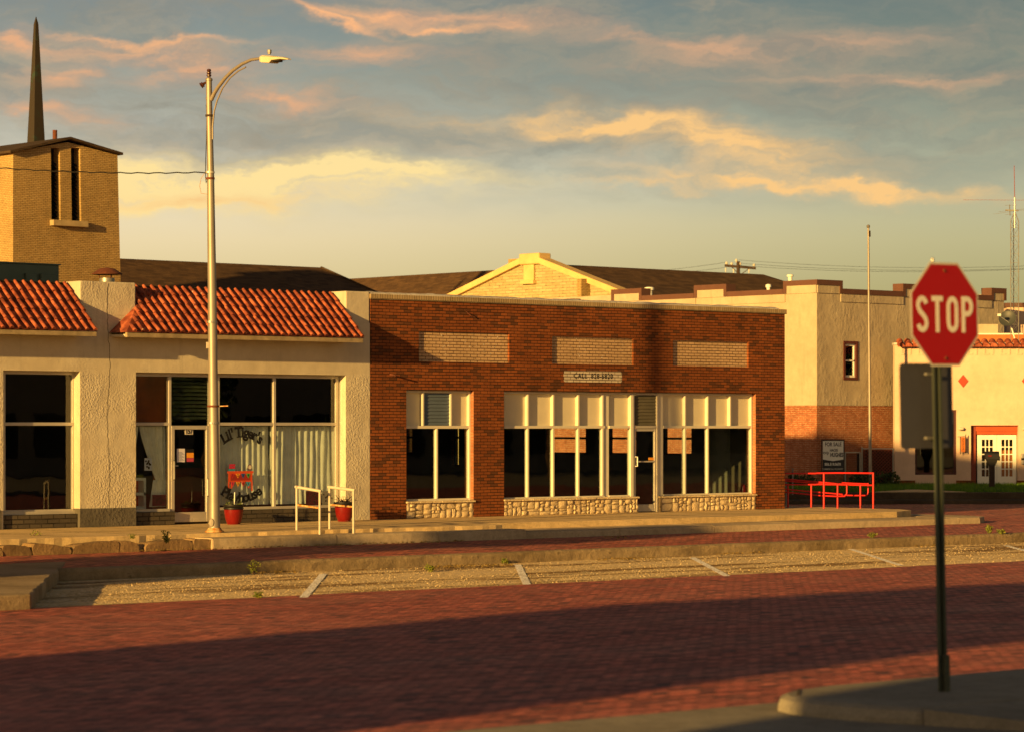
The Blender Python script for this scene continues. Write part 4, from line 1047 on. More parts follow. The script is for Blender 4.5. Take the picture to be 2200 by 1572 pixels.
# iron stubs
s1 = MB(); p = FPt(838, 804, F); s1.tube([p, (p[0], p[1]-.22, p[2]-.03)], .022, 8); s1.build('pipe_stub', m_rust, bs)
s1 = MB(); p = FPt(1000, 668, F); s1.tube([p, (p[0]+.1, p[1]-.08, p[2]-.12), (p[0]+.2, p[1]-.05, p[2]-.16)], .01, 6); s1.build('iron_hook', m_rust, bs)
s1 = MB().tube([(uB1+.05, F+.3, 4.95), (uB1+.05, F+.28, 2.9)], .035, 8); s1.build('drain_pipe', m_whitepaint, bs)
# utility meter on the side wall
mt = MB(); mt.box(uB1+.003, F+1.2, 1.1, uB1+.35, F+1.5, 1.55); mt.build('meter_box', m_black, bs, bevel=.02)
# ================================================================== ROOFTOP EXTRAS (left)
Z = 68.0
def yfor(px, Zv): return Zv*(CT-rr(px)*ST)
# HVAC unit behind the first tiled roof
y0 = 58.5; xl, xm, xr = UX(-60, y0), UX(46, y0), UX(127, y0)
zt_ = ZZ(46, 567, y0)
hv = thing('rooftop_unit', 'green grey steel rooftop unit behind the leftmost tiled roof', 'air conditioner', ((xl+xr)/2, y0, 4.9))
bx(xl, y0, 4.9, xr, y0+2.2, zt_).build('cabinet', m_greenmetal, hv, bevel=.02)
bx(xl-.03, y0-.03, zt_-.001, xr+.03, y0+2.23, zt_+.03).build('lid', m_greenmetal, hv)
for a, b, t_ in ((52, 75, 588), (84, 121, 589)): bx(UX(a, y0), y0-.1, 5.0, UX(b, y0), y0-.002, ZZ(a, t_, y0)).build('access_panel', m_greenmetal, hv, bevel=.01)
# vent cap on pier
y0 = 56.2; x0 = UX(230, y0); zc = ZZ(230, 588, y0)
vc = thing('roof_vent', 'rusty conical vent cap standing above the stucco pier', 'vent', (x0, y0, 4.9))
MB().lathe((x0, y0, 0), [(.17, 4.9), (.17, ZZ(230, 598, y0))], 18).build('flue', m_galv, vc, smooth=True)
R_ = 33/FPX*Zy(230, y0); zt1 = ZZ(230, 575, y0); zb1 = ZZ(230, 590, y0)
MB().lathe((x0, y0, 0), [(R_, zb1), (R_*1.0, zb1+.015), (R_*.5, (zb1+zt1)/2+.05), (.02, zt1), (.0, zt1), ], 20).build('cap', m_rust, vc, smooth=True)
mb = MB()
for i in range(3): a = i*2.1+.4; mb.tube([(x0+.15*math.cos(a), y0+.15*math.sin(a), ZZ(230, 602, y0)), (x0+.2*math.cos(a), y0+.2*math.sin(a), zb1+.05)], .012, 6)
mb.build('cap_strut', m_rust, vc)

# ================================================================== CHURCH (tower, spire, hip roof)
ch = thing('brick_church', 'buff brick church tower with tall dark spire and brown shingle roof beyond the shops', 'church', (60, 96, 0))
VT = 95.0
ta, tb = UX(28, VT), UX(252, VT); tpx = UX(145, VT); tw = tb-ta
zpk = ZZ(145, 306, VT); zer = ZZ(252, 334, VT); zel = ZZ(28, 327, VT)
def batter(mb):
    cx_ = (ta+tb)/2; cy_ = VT+3.5
    def f(v):
        k = 1+max(0, (zpk-v.z))*.0062
        return (cx_+(v.x-cx_)*k, cy_+(v.y-cy_)*k, v.z)
    return mb.map(f)
topf = lambda a: zel+(zpk-zel)*(a-ta)/(tpx-ta) if a < tpx else zpk+(zer-zpk)*(a-tpx)/(tb-tpx)
s1a, s1b = UX(109, VT), UX(128.5, VT); s2a, s2b = UX(152, VT), UX(172, VT); szb = ZZ(140, 475, VT)
batter(slab(lambda a, d, z: (a, VT+d, z), ta, tb, 0, topf, [(s1a, s1b, szb, ZZ(118, 311, VT)-.12), (s2a, s2b, szb, ZZ(160, 311, VT)-.12)], t=.45, breaks=(tpx,))).build('tower_wall', m_churchbrick, ch)
batter(bx(ta, VT+.45, 0, ta+.4, VT+7, zel)).build('tower_wall', m_churchbrick, ch)
batter(bx(tb-.4, VT+.45, 0, tb, VT+7, zer)).build('tower_wall', m_churchbrick, ch)
batter(bx(ta, VT+6.6, 0, tb, VT+7, zer-.1)).build('tower_wall', m_churchbrick, ch)
for a, b in ((s1a, s1b), (s2a, s2b)):
    mb = MB()
    n = 15
    for i in range(n):
        z = szb+(ZZ(118, 345, VT)-szb)*i/n; h_ = (ZZ(118, 345, VT)-szb)/n
        mb.add([(a, VT+.2, z), (b, VT+.2, z), (b, VT+.42, z+h_*.9), (a, VT+.42, z+h_*.9)], [(0, 1, 2, 3)])
    mb.box(a, VT+.43, szb, b, VT+.46, ZZ(118, 311, VT)); batter(mb).build('louvre', m_black, ch)
batter(bx(UX(106, VT), VT-.25, ZZ(140, 487, VT), UX(179, VT), VT+.1, szb)).build('louvre_sill', M_plain('stone_sill', S(160, 142, 104), .8, 0, .2), ch)
# tower roof
ov = .22; mb = MB()
R0 = [(ta-ov*1.1, zel-.06), (tpx, zpk+.10), (tb+.12, zer-.0)]
vs = []
for y in (VT-ov, VT+7+ov):
    for x, z in R0: vs += [(x, y, z), (x, y, z+.09)]
mb.add(vs, [(0, 2, 3, 1), (2, 4, 5, 3), (6, 8, 9, 7), (8, 10, 11, 9), (1, 3, 9, 7), (3, 5, 11, 9), (0, 2, 8, 6), (2, 4, 10, 8), (0, 1, 7, 6), (4, 5, 11, 10)])
mb.build('tower_roof', m_shingle2, ch)
# spire: square pyramid with tapering faces
ys = VT+2.6; sx0, sx1, smid = UX(60, ys), UX(95, ys), UX(76, ys)
zsb = ZZ(78, 318, ys); zst = ZZ(76, 52, ys); ztip = ZZ(76, 36, ys)
w_ = .60; cx0 = UX(77.5, ys+.0)
mb = MB()
rings = [(w_, zsb), (w_*.26, zst), (.012, ztip)]
vs = []
for hw, z in rings: vs += [(cx0-hw*.42, ys-hw*.42, z), (cx0+hw*.42, ys-hw*.42, z), (cx0+hw*.42, ys+hw*.42, z), (cx0-hw*.42, ys+hw*.42, z)]
mb.add(vs, [(i+4*k, (i+1) % 4+4*k, (i+1) % 4+4*k+4, i+4*k+4) for k in range(2) for i in range(4)]+[(8, 9, 10, 11), (0, 1, 2, 3)])
mb.build('spire', m_spire, ch)
bx(cx0-.29, ys-.29, zsb-.3, cx0+.29, ys+.29, zsb+.02).build('spire_base', m_fascia, ch)
p = FPt(118, 305, VT+4); MB().tube([(p[0], p[1], p[2]-.6), (p[0], p[1], ZZ(118, 280, VT+4))], .09, 10).build('vent_pipe', m_rust, ch)
# nave roof 1 : ridge along x
yr1 = 108; rz = 9.45; ra, rb = UX(150, yr1), UX(690, yr1)
ye = yr1-7.5; zee = 5.2
hx = UX(722, 106.0)
mb = MB(); xh = rb+6.0
vs = [(ra-6, yr1, rz), (rb, yr1, rz), (xh, ye, zee), (ra-6, ye, zee), (xh, yr1+7.5, zee), (ra-6, yr1+7.5, zee)]
mb.add(vs, [(0, 1, 2, 3), (1, 4, 2), (0, 5, 4, 1), (0, 3, 5)])
mb.build('nave_roof', m_shingle, ch); bx(ra-6+.3, ye+.5, 0, xh-.5, yr1+7, zee-.05).build('nave_wall', m_churchbrick, ch)
for q, c_ in (((rb, yr1, rz), (xh, ye, zee)),): MB().bar((rb, yr1, rz+.02), (xh, ye, zee+.02), .25, .06).build('hip_ridge', m_shingle2, ch)

# ================================================================== GABLED HALL with shingle wings
hl = thing('gabled_hall', 'yellow brick hall whose coped gable rises between two shingle roofs behind the brick shop', 'hall', (84, 93, 0))
UG = 84.0
yl, _ = XP(985, UG); yrr, _ = XP(1318, UG); yp, _ = XP(1143, UG)
def ZX(px, py, x): return CAMZ+(HOR-py)/FPX*XP(px, x)[1]
zgl, zgr, zgp = ZX(985, 634, UG), ZX(1318, 626, UG), ZX(1143, 556, UG)
def gtop(a):  # a = y; yrr < yp < yl
    if a < yp: return zgr+(zgp-zgr)*(a-yrr)/(yp-yrr)
    return zgp+(zgl-zgp)*(a-yp)/(yl-yp)
slab(lambda a, d, z: (UG+d, a, z), yrr-1.2, yl+1.2, 0, gtop, t=.35, breaks=(yp,)).build('gable_wall', m_gablebrick, hl)
m_lime = M_plain('pale_limestone', S(206, 176, 116), .85, 0, .12, 2, .3)
mb = MB()
for a, b in ((yrr-1.2, yp), (yp, yl+1.2)): mb.bar((UG+.12, a, gtop(a)+.08), (UG+.12, b, gtop(b)+.08), .62, .24)
mb.build('gable_coping', m_lime, hl)
yk0, yk1 = XP(1165, UG)[0], XP(1122, UG)[0]
bx(UG-.2, yk0, zgp-.25, UG+.5, yk1, ZX(1143, 545, UG)).build('gable_cap', m_lime, hl, bevel=.05)
# lower band following the gable inside face, blind niche and its sill
ny0, ny1 = XP(1150, UG)[0], XP(1128, UG)[0]
nz = ZX(1139, 603, UG); nt = ZX(1139, 560, UG)
nm = MB().box(UG-.1, ny0, nz, UG-.01, ny1, nt); nm.build('niche', m_lime, hl, bevel=.03)
bx(UG-.2, XP(1153, UG)[0], nz-.15, UG, XP(1125, UG)[0], nz).build('niche_sill', m_lime, hl)
bx(UG-.5, XP(1268, UG)[0], 5, UG+.1, XP(1259, UG)[0], ZX(1263, 600, UG)).build('chimney', m_churchbrick, hl)
bx(UG+.6, XP(1113, UG+.6)[0], 7, UG+1.2, XP(1092, UG+.6)[0], ZX(1100, 557, UG+.6)).build('chimney', m_churchbrick, hl)
# hall roof, ridge along x at y=93
yq = 93.0; zq = 9.02; xq = UX(1640, yq)
mb = MB(); vs = [(UG+.3, yq, zq), (xq, yq, zq), (xq+4.2, yq-6.2, 7.0), (xq+8, yq-7.5, 5.6), (UG+.3, yq-7.5, 6.2), (xq+8, yq+7.5, 5.6), (UG+.3, yq+7.5, 6.2)]
mb.add(vs, [(0, 1, 3, 4), (1, 5, 3), (0, 6, 5, 1)]); mb.build('hall_roof', m_shingle, hl)
bx(UG+.35, yq-7, 0, xq+7, yq+7, 5.5).build('hall_wall', m_gablebrick, hl)
p = UX(1680, 92); MB().lathe((p, 91.5, 0), [(.09, 7.0), (.09, ZZ(1680, 594, 91.5)), (.15, ZZ(1680, 594, 91.5)), (.15, ZZ(1680, 590, 91.5)), (.05, ZZ(1680, 589, 91.5))], 12).build('roof_vent', m_whitepaint, hl)
# wing, ridge along y at x=92, eave towards -x
uw = 92.0; y1w, y2w = 101.0, 118.5; zw = 9.45
mb = MB(); mb.add([(uw, y1w, zw), (uw, y2w, zw), (uw-7, y2w+1, 5.0), (uw-7, y1w-2, 5.0), (uw+7, y1w-2, 5.0), (uw+7, y2w, 5)], [(0, 1, 2, 3), (0, 3, 4), (0, 4, 5, 1)])
mb.build('wing_roof', m_shingle, hl); bx(uw-6.5, y1w-1, 0, uw+6.5, y2w, 4.9).build('wing_wall', m_gablebrick, hl)

# ================================================================== STUCCO HALL WITH BRICK BASE (right)
V3 = 75.0
u3 = UX(1755, V3); u3r = UX(2157, V3); zbr = ZZ(1755, 870, V3)
sh = thing('stucco_hall', 'tan stucco hall over an orange brick base with brown stepped coping', 'building', (u3, V3, 0))
yL3 = XP(1318, u3)[0]
def steps_side():
    # (px0, px1, py at each end) read along the side wall
    return [(1318, 1378, 621, 620), (1378, 1496, 637, 631), (1496, 1560, 613, 612), (1560, 1688, 629, 622), (1688, 1755, 607, 605)]
sidez = []
for a, b, p0, p1 in steps_side():
    ya, yb = XP(a, u3)[0], XP(b, u3)[0]; sidez.append((yb, ya, (ZX(a, p0, u3)+ZX(b, p1, u3))/2))
hi = sum(s[2] for s in sidez[::2])/3; lo = sum(s[2] for s in sidez[1::2])/2
mbw, mbb, mbc, mbl = MB(), MB(), MB(), MB()
for k, (ya, yb, zz_) in enumerate(sidez):
    z = hi if k % 2 == 0 else lo
    mbw.box(u3, ya, zbr, u3+.4, yb, z-.17); mbc.box(u3-.07, ya-(.07 if k % 2 == 0 else -.08), z-.17, u3+.45, yb+(.07 if k % 2 == 0 else -.08), z+.02)
    if k % 2 == 0:
        for e in ((ya-.07, yb-.08) if k < 4 else (yb-.08,)):
            mbc.box(u3-.068, e, lo-.16, u3+.44, e+.15, z-.171)
    mbl.box(u3-.04, ya+.01, z-.47, u3-.001, yb-.01, z-.171)
mbb.box(u3+.02, V3+.02, 0, u3+.4, yL3+6, zbr-.001)
mbw.box(u3, yL3, zbr, u3+.4, yL3+6, hi-.2)
fronts = [(1755, 1805, True), (1805, 1940, False), (1940, 1990, True), (1990, 2130, False), (2130, 2157, True)]
xs_ = []
for a, b, h_ in fronts:
    xa_, xb_ = UX(a, V3), UX(b, V3); z = hi if h_ else lo
    if a == 1755: xa2 = xa_+.4
    else: xa2 = xa_
    hole = []
    if a == 1805:
        wx0, wx1 = UX(1815, V3), UX(1839, V3); wz0, wz1 = ZZ(1827, 810, V3), ZZ(1827, 739, V3); hole = [(wx0, wx1, wz0, wz1)]
    s_ = slab(lambda q, d, zz2: (q, V3+d, zz2), xa2, xb_, zbr, z-.17, hole, t=.4); mbw.add(s_.vs, s_.fs)
    mbc.box(xa_-(.073 if h_ else -.083), V3-.075, z-.171, xb_+(.07 if h_ else -.08), V3+.45, z+.021)
    if h_:
        for e in ((xa_-.0745, xb_-.0775) if a != 1755 else (xb_-.0775,)): mbc.box(e, V3-.073, lo-.16, e+.15, V3+.44, z-.172)
    mbl.box(xa_+.01, V3-.04, z-.47, xb_-.01, V3-.001, z-.172)
s_ = slab(lambda q, d, z: (q, V3+.02+d, z), u3+.4, u3r, 0, zbr-.001, t=.38); mbb.add(s_.vs, s_.fs)
mbw.box(u3r-.4, V3+.4, zbr, u3r, V3+14, hi-.2)
mbw.build('stucco_wall', m_hallstucco, sh); mbb.build('brick_base', m_hallbrick, sh); mbc.build('coping', m_brown, sh); mbl.build('parapet_band', m_hallstucco, sh)
bx(u3+.4, V3+.4, 6.3, u3r-.4, V3+14, 6.45).build('flat_roof', m_conc_jt, sh)
fw = MB(); frame_rect(fw, UX(1811.5, V3), UX(1842.5, V3), ZZ(1827, 816, V3), ZZ(1827, 733, V3), V3-.03, V3+.1, .10)
win = fw.build('window', M_plain('maroon_trim', S(84, 40, 34), .6), sh)
fw = MB(); frame_rect(fw, wx0, wx1, wz0, wz1, V3+.05, V3+.12, .075); fw.box(wx0, V3+.05, (wz0+wz1)/2-.03, wx1, V3+.11, (wz0+wz1)/2+.03); fw.build('sash', m_whitepaint, win)
pane('pane', win, wx0, wx1, wz0, wz1, V3+.09, m_glass2); bx(wx0-.2, V3+.5, wz0-.2, wx1+.2, V3+.55, wz1+.2).build('blind', m_dark, win)
for px, py, r_ in ((1395, 620, .16), (1651, 614, .09)):
    yy, Zv = XP(px, u3+3); z = CAMZ+(HOR-py)/FPX*Zv
    MB().lathe((u3+3, yy, 0), [(r_*.8, 6.4), (r_*.8, z-.07), (r_*1.25, z-.07), (r_*1.25, z+.03), (r_*.6, z+.06)], 12).build('roof_vent', m_whitepaint, sh, smooth=True)

# ================================================================== WHITE CAMERA-FACING STOREFRONT (right)
Z4 = 112.0
c4 = CP(1922, 1037, Z4)
wh = thing('white_storefront', 'white stucco storefront with tile trimmed parapet and french doors beyond the lawn', 'shop building', (c4.x, c4.y, 0), -TH)
K4 = Z4/FPX
def lx(px): return (px-1922)*K4
def lz(py): return CAMZ+(HOR-py)*K4
R4 = lx(2420); zt4 = lz(741)
wi0, wi1 = lx(1966), lx(2055); wzb, wzt = lz(1019), lz(880)
dr0, dr1 = lx(2086), lx(2188); drt = lz(913)
s4 = slab(lambda a, d, z: (a, d, z), 0, R4, 0, zt4, [(wi0, wi1, lz(1019), wzt), (dr0, dr1, .0, drt)], t=.45)
s4.build('wall', m_whitestucco, wh, local=True)
# body fills back to the tan hall
dx4 = (u3r-c4.x); 
mb = MB().prism([(0, .45), (R4, .45), (R4, 14), (11.5, 14), (5.4, 5.0), (0.6, .9)], 4.55, 4.7); mb.build('flat_roof', m_conc_jt, wh, local=True)
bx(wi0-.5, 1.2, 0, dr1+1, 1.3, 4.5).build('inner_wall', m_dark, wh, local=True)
bx(-.03, -.06, zt4, R4, .5, zt4+.08).build('coping', m_capwhite, wh, local=True)
tl = MB(); x = lx(1934); 
while x < R4:
    vs = []
    for yy, hh in ((-.34, -.10), (.2, .10)):
        for j in range(9):
            a = math.pi*j/8; vs.append((x+.13*math.cos(a), yy, zt4+.02+hh+.13*math.sin(a)))
    tl.add(vs, [(j, j+1, 10+j, 9+j) for j in range(8)]+[tuple(range(9))])
    tl.box(x+.13, -.3, zt4-.08, x+.19, .2, zt4-.04)
    x += .29
tl.build('tile_trim', m_tile, wh, local=True, smooth=True)
# greek key relief
gk = MB(); x = lx(1936); zk = lz(762)
while x < R4:
    gk.box(x, -.03, zk+.22, x+.62, .0, zk+.28); gk.box(x, -.028, zk, x+.06, .0, zk+.22); gk.box(x+.31, -.028, zk, x+.37, .0, zk+.22); gk.box(x+.06, -.026, zk, x+.2, .0, zk+.05)
    x += .62
gk.build('key_frieze', m_whitestucco, wh, local=True)
for px in (2069, 2206):
    cx_, cz_ = lx(px), lz(818); r_ = .19
    MB().add([(cx_-r_, -.035, cz_), (cx_, -.035, cz_-r_*1.25), (cx_+r_, -.035, cz_), (cx_, -.035, cz_+r_*1.25), (cx_-r_, 0, cz_), (cx_, 0, cz_-r_*1.25), (cx_+r_, 0, cz_), (cx_, 0, cz_+r_*1.25)],
             [(0, 1, 2, 3), (0, 1, 5, 4), (1, 2, 6, 5), (2, 3, 7, 6), (3, 0, 4, 7)]).build('tile_diamond', m_diamond, wh, local=True)
# brick skirting
for a, b in ((lx(1920), lx(1966)), (lx(2054), lx(2095)), (lx(2184), R4)): bx(a, -.05, 0, b, -.002, lz(1031)).build('brick_skirt', m_redbrick, wh, local=True)
# left window with blocks
mb = MB(); frame_rect(mb, wi0, wi1, lz(1019), wzt, .12, .3, .08); mb.box((wi0+wi1)/2-.04, .12, lz(1019), (wi0+wi1)/2+.04, .3, wzt)
w4 = mb.build('window', M_plain('dark_maroon_frame', S(70, 34, 34), .6), wh, local=True)
bx(wi0+.08, .2, lz(1019)+.08, wi1-.08, .206, wzt-.08).build('pane', m_glass2, w4, local=True)
cur = MB(); x = wi0
while x < wi1: cur.box(x, .5, .4, x+.05, .52, wzt); x += .09
cur.build('blind', M_plain('bamboo_blind', S(96, 70, 40), .8), w4, local=True)
bx(wi0+.02, .05, .0, wi1-.02, .3, lz(1021)).build('glass_block_base', m_gmortar, wh, local=True)
# doorway
mb = MB(); mb.box(dr0+.0, .2, 0, dr0+.22, .44, drt); 
mb.build('door_surround', m_trimred, wh, local=True)
mb = MB(); mb.box(dr0+.22, .2, drt-.22, dr1, .44, drt-.002); mb.box(dr0+.25, .24, drt-.34, dr1, .4, drt-.22); mb.build('door_lintel', M_plain('orange_red_lintel', S(168, 74, 34), .6), wh, local=True)
dw0 = dr0+.28; dw1 = dr1-.03; dmid = (dw0+dw1)/2; dh = drt-.36
for a, b, hs in ((dw0, dmid-.005, 1), (dmid+.005, dw1, -1)):
    mb = MB(); gx0, gx1 = a+.17, b-.14; gz0, gz1 = .32, dh-.17
    mb.box(a, .28, .02, gx0, .34, dh); mb.box(gx1, .28, .02, b, .34, dh); mb.box(gx0, .28, .02, gx1, .34, gz0); mb.box(gx0, .28, gz1, gx1, .34, dh)
    for i in range(1, 3): q = gx0+(gx1-gx0)*i/3; mb.box(q-.018, .282, gz0, q+.018, .338, gz1)
    for j in range(1, 5): q = gz0+(gz1-gz0)*j/5; mb.box(gx0, .281, q-.018, gx1, .339, q+.018)
    d4 = mb.build('door', m_whitepaint, wh, local=True); lab(d4, 'left white french door' if hs == 1 else 'right white french door')
    bx(gx0, .31, gz0, gx1, .314, gz1).build('pane', m_glass, d4, local=True)
    bx(gx0+(.0 if hs == -1 else .42), .36, gz0, gx1, .37, gz1-.4).build('curtain_panel', m_orangewood, d4, local=True)
MB().lathe((dmid+.07, .26, 1.0), [(.03, -.08), (.04, -.04), (.04, .06), (.02, .1)], 10).build('handle', m_black, d4, local=True)
# wall lamps
for px in (2067, 2204):
    x = lx(px); z = lz(920)
    lmp = MB().lathe((x, -.02, z), [(.07, 0), (.07, .04)], 12, Matrix.Rotation(math.pi/2, 3, 'X')).build('wall_lamp', m_whiteframe, wh, local=True)
    MB().lathe((x-.06, -.14, z), [(.02, -.1), (.06, -.08), (.06, .06), (.03, .1)], 12, Matrix.Rotation(math.pi/2, 3, 'Y')).build('lamp_shade', m_whiteframe, lmp, local=True, smooth=True)
# hanging iron sign
hs_ = thing('hanging_panel', 'narrow black framed panel hanging beside the french doors under the lamp', 'sign', tuple(CP(2069, 953, Z4-.2)), -TH)
k0 = MB(); zo = 0
k0.bar((-.10, 0, .28), (-.10, 0, -.38), .025); k0.bar((.10, 0, .36), (.10, 0, -.34), .025); k0.bar((-.2, 0, .27), (.1, 0, .29), .02); k0.bar((-.1, 0, -.33), (.12, 0, -.33), .02)
k0.build('frame', m_black, hs_, local=True); bx(-.08, -.005, -.3, .08, .005, .26).build('panel', m_orangewood, hs_, local=True)
sg = MB()
for i in range(8): t = i/7; sg.bar((-.03*math.cos(i*2), -.012, -.22+.42*t), (.03*math.cos(i*2), -.012, -.17+.42*t), .012)
sg.build('scroll', m_black, hs_, local=True)
# wall mailbox at frame edge
wm = thing('wall_box', 'small grey box fixed on the white wall right of the french doors', 'letter box', tuple(CP(2199, 985, Z4-.15)), -TH)
bx(-.08, -.08, -.2, .14, .08, .2).build('body', m_galv, wm, local=True, bevel=.01); bx(-.1, -.1, -.04, .14, -.08, .04).build('flap', m_black, wm, local=True)
# roof pieces behind the parapet
t = CP(2091, 731, Z4+2.5); k = (Z4+2.5)/FPX
rb = thing('rear_parapet', 'orange flashed tan parapet rising behind the white storefront', 'parapet', tuple(CP(2091, 733, Z4+2.5)), -TH)
bx(-4, 0, -1.5, 4.5, .3, 14*k).build('flashing', m_orangecop, rb, local=True)
bx(-4, .0, 14*k+.002, 4.5, .28, 17*k).build('trim_strip', m_whitepaint, rb, local=True)
bx(-4, .32, -.5, 1.0, .5, 37*k).build('wall', m_hallstucco, rb, local=True)
bx(1.9, .32, -.5, 4.5, .5, 36*k).build('wall', m_whitestucco, rb, local=True)
fb_ = thing('far_shop', 'sunlit white block with brown coping behind the antenna mast at the right edge', 'building', tuple(CP(2163, 1040, Z4+9)), -TH)
k = (Z4+9)/FPX
bx(0, 0, 0, 6, 6, (1040-660)*k).build('wall', m_whitestucco, fb_, local=True); bx(-.08, -.08, (1040-660)*k, 6.1, 6, (1040-651)*k).build('coping', m_brown, fb_, local=True)

# satellite dish
sdh = thing('satellite_dish', 'dark satellite dish on the roof left of the antenna mast', 'satellite dish', tuple(CP(2180, 728, Z4+1)), -TH)
k = (Z4+1)/FPX
A = Matrix.Rotation(math.radians(-100), 3, 'X') @ Matrix.Rotation(math.radians(28), 3, 'Y')
pr = [(.0, .10), (.12, .095), (.24, .06), (.32, .0), (.33, .0), (.24, .075), (.12, .115), (.0, .12)]
MB().lathe((-16*k, -.15, 41*k), [(.001, .0)]+[(r_, (r_*r_)*.9) for r_ in (.08, .16, .24, .32)]+[(.33, .10)]+[(r_, (r_*r_)*.9-.02) for r_ in (.24, .12, .001)], 22, Matrix.Rotation(math.radians(62), 3, 'X') @ Matrix.Rotation(math.radians(-18), 3, 'Y')).build('reflector', M_plain('dish_grey', S(62, 66, 64), .5), sdh, local=True, smooth=True)
mb = MB(); mb.tube([(0, 0, 0), (-8*k, 0, 28*k), (-16*k, 0, 38*k)], .025, 8); mb.build('bracket', m_whitepaint, sdh, local=True)
mb = MB(); mb.tube([(-12*k, -.2, 33*k), (-40*k, -.75, 48*k)], .012, 6); mb.box(-44*k, -.82, 47*k, -37*k, -.68, 52*k); mb.build('feed_arm', m_whitepaint, sdh, local=True)

# lattice antenna mast
Zt = 114.5; am = thing('antenna_mast', 'lattice steel antenna mast with whip and yagi rods above the white storefront', 'antenna mast', tuple(CP(2180, 735, Zt)), -TH)
k = Zt/FPX; hh = 735-470; W2 = 8.5*k
legs = [(-W2, 0), (W2, 0), (0, W2*1.6)]
for a, b in legs: MB().tube([(a, b, -.4), (a, b, (735-476)*k), (a*.15, b*.15+.0, (735-458)*k)], .017, 6).build('leg', m_galv, am, local=True)
mb = MB(); n = 14
for i in range(n):
    z0 = i*hh*k/n; z1 = (i+1)*hh*k/n
    for (p, q) in ((0, 1), (1, 2), (2, 0)):
        mb.bar((*legs[p], z0), (*legs[q], z0), .009); 
        mb.bar((*(legs[p] if i % 2 else legs[q]), z0), (*(legs[q] if i % 2 else legs[p]), z1), .008)
mb.build('lattice', m_galv, am, local=True)
MB().tube([(0, .0, (735-490)*k), (0, 0, (735-425)*k)], .028, 8).build('mast_tube', m_galv, am, local=True)
MB().tube([(0, 0, (735-432)*k), (-.02, 0, (735-356)*k)], [.016, .012], 6).build('whip', m_trimred, am, local=True)
mb = MB(); mb.bar((-110*k, 0, (735-430)*k), (90*k, 0, (735-431)*k), .010); mb.build('whip', m_trimred, am, local=True)
mb = MB(); mb.bar((-20*k, 0, (735-452)*k), (8*k, 0, (735-453)*k), .05); mb.bar((-12*k, -.1, (735-441)*k), (-9*k, .1, (735-463)*k), .03)
for a, b, c_, d_ in ((-46, 461, 0, 454), (-35, 456, -10, 453), (-22, 442, 5, 441), (-20, 462, 5, 460), (6, 453, 30, 452), (3, 452, 22, 449)): mb.bar((a*k, -.05, (735-b)*k), (c_*k, .05, (735-d_)*k), .010)
mb.build('yagi', m_galv, am, local=True)

# flagpole
p0 = CP(1870, 1039, 109.5); k = 109.5/FPX
fp = thing('flagpole', 'tall bare white flagpole with ball finial on the lawn', 'flagpole', (p0.x, p0.y, 0.0))
q = Vector((0, 0, 1)); lean = Vector((CT, -ST, 0))*(-4.5*k)
MB().tube([p0, p0+lean+Vector((0, 0, 549*k))], [.065, .035], 10).build('pole', m_polewhite, fp, smooth=True)
t_ = p0+lean+Vector((0, 0, 552*k)); bm_ = MB(); bm_.lathe(t_, [(.001, -.07), (.05, -.05), (.07, 0), (.05, .05), (.001, .07)], 12); bm_.build('finial', m_galv, fp, smooth=True)
MB().tube([p0+lean+Vector((.08, 0, 543*k)), p0+lean+Vector((.09, 0, 530*k))], .03, 6).build('pulley', m_conc_jt, fp)

# lawn, far kerbs, path
CA = lambda px, Zv, z: (lambda p: (p.x, p.y, z))(CP(px, 915, Zv))
mb = MB(); mb.quad(CA(1560, 99.2, -.0), CA(2500, 99.2, -.0), CA(2500, 119, -.0), CA(1560, 119, -.0)); struct(mb.build('lawn_ground', m_soil))
def cbox(name, px0, px1, Za, Zb, z0, z1, mat):
    p = [CA(px0, Za, 0), CA(px1, Za, 0), CA(px1, Zb, 0), CA(px0, Zb, 0)]
    return struct(MB().prism([(a[0], a[1]) for a in p], z0, z1).build(name, mat, bevel=.03))
m_farkerb = M_concrete('far_kerb_concrete', S(96, 84, 66), S(70, 60, 46), bstr=1.0, spots=.6)
cbox('far_kerb', 1540, 2500, 98.6, 99.3, -.6, .015, m_farkerb); cbox('far_kerb', 1540, 2500, 97.6, 98.6, -.6, -.21, m_farkerb)
p = [CA(1880, 99.4, 0), CA(2075, 99.4, 0), CA(2010, 101.5, 0), CA(1960, 103, 0)]
struct(MB().prism([(a[0], a[1]) for a in p], -.02, .03).build('path', m_sidewalk))
# grass
rg = random.Random(7); mb = MB()
for i in range(15000):
    px = rg.uniform(1660, 2230); Zv = rg.uniform(99.4, 111.6); 
    if 1880+ (Zv-99.4)*18 < px < 2060-(Zv-99.4)*20 and Zv < 102.5: continue
    x, y, _ = CA(px, Zv, 0); h_ = rg.uniform(.05, .16); a = rg.uniform(0, 6.28); w = .018; lx_, ly_ = rg.uniform(-.05, .05), rg.uniform(-.05, .05)
    mb.add([(x-w*math.cos(a), y-w*math.sin(a), 0), (x+w*math.cos(a), y+w*math.sin(a), 0), (x+lx_, y+ly_, h_)], [(0, 1, 2)])
tag(mb.build('grass', m_grass), 'short green grass of the lawn before the far buildings', 'grass', kind='stuff')
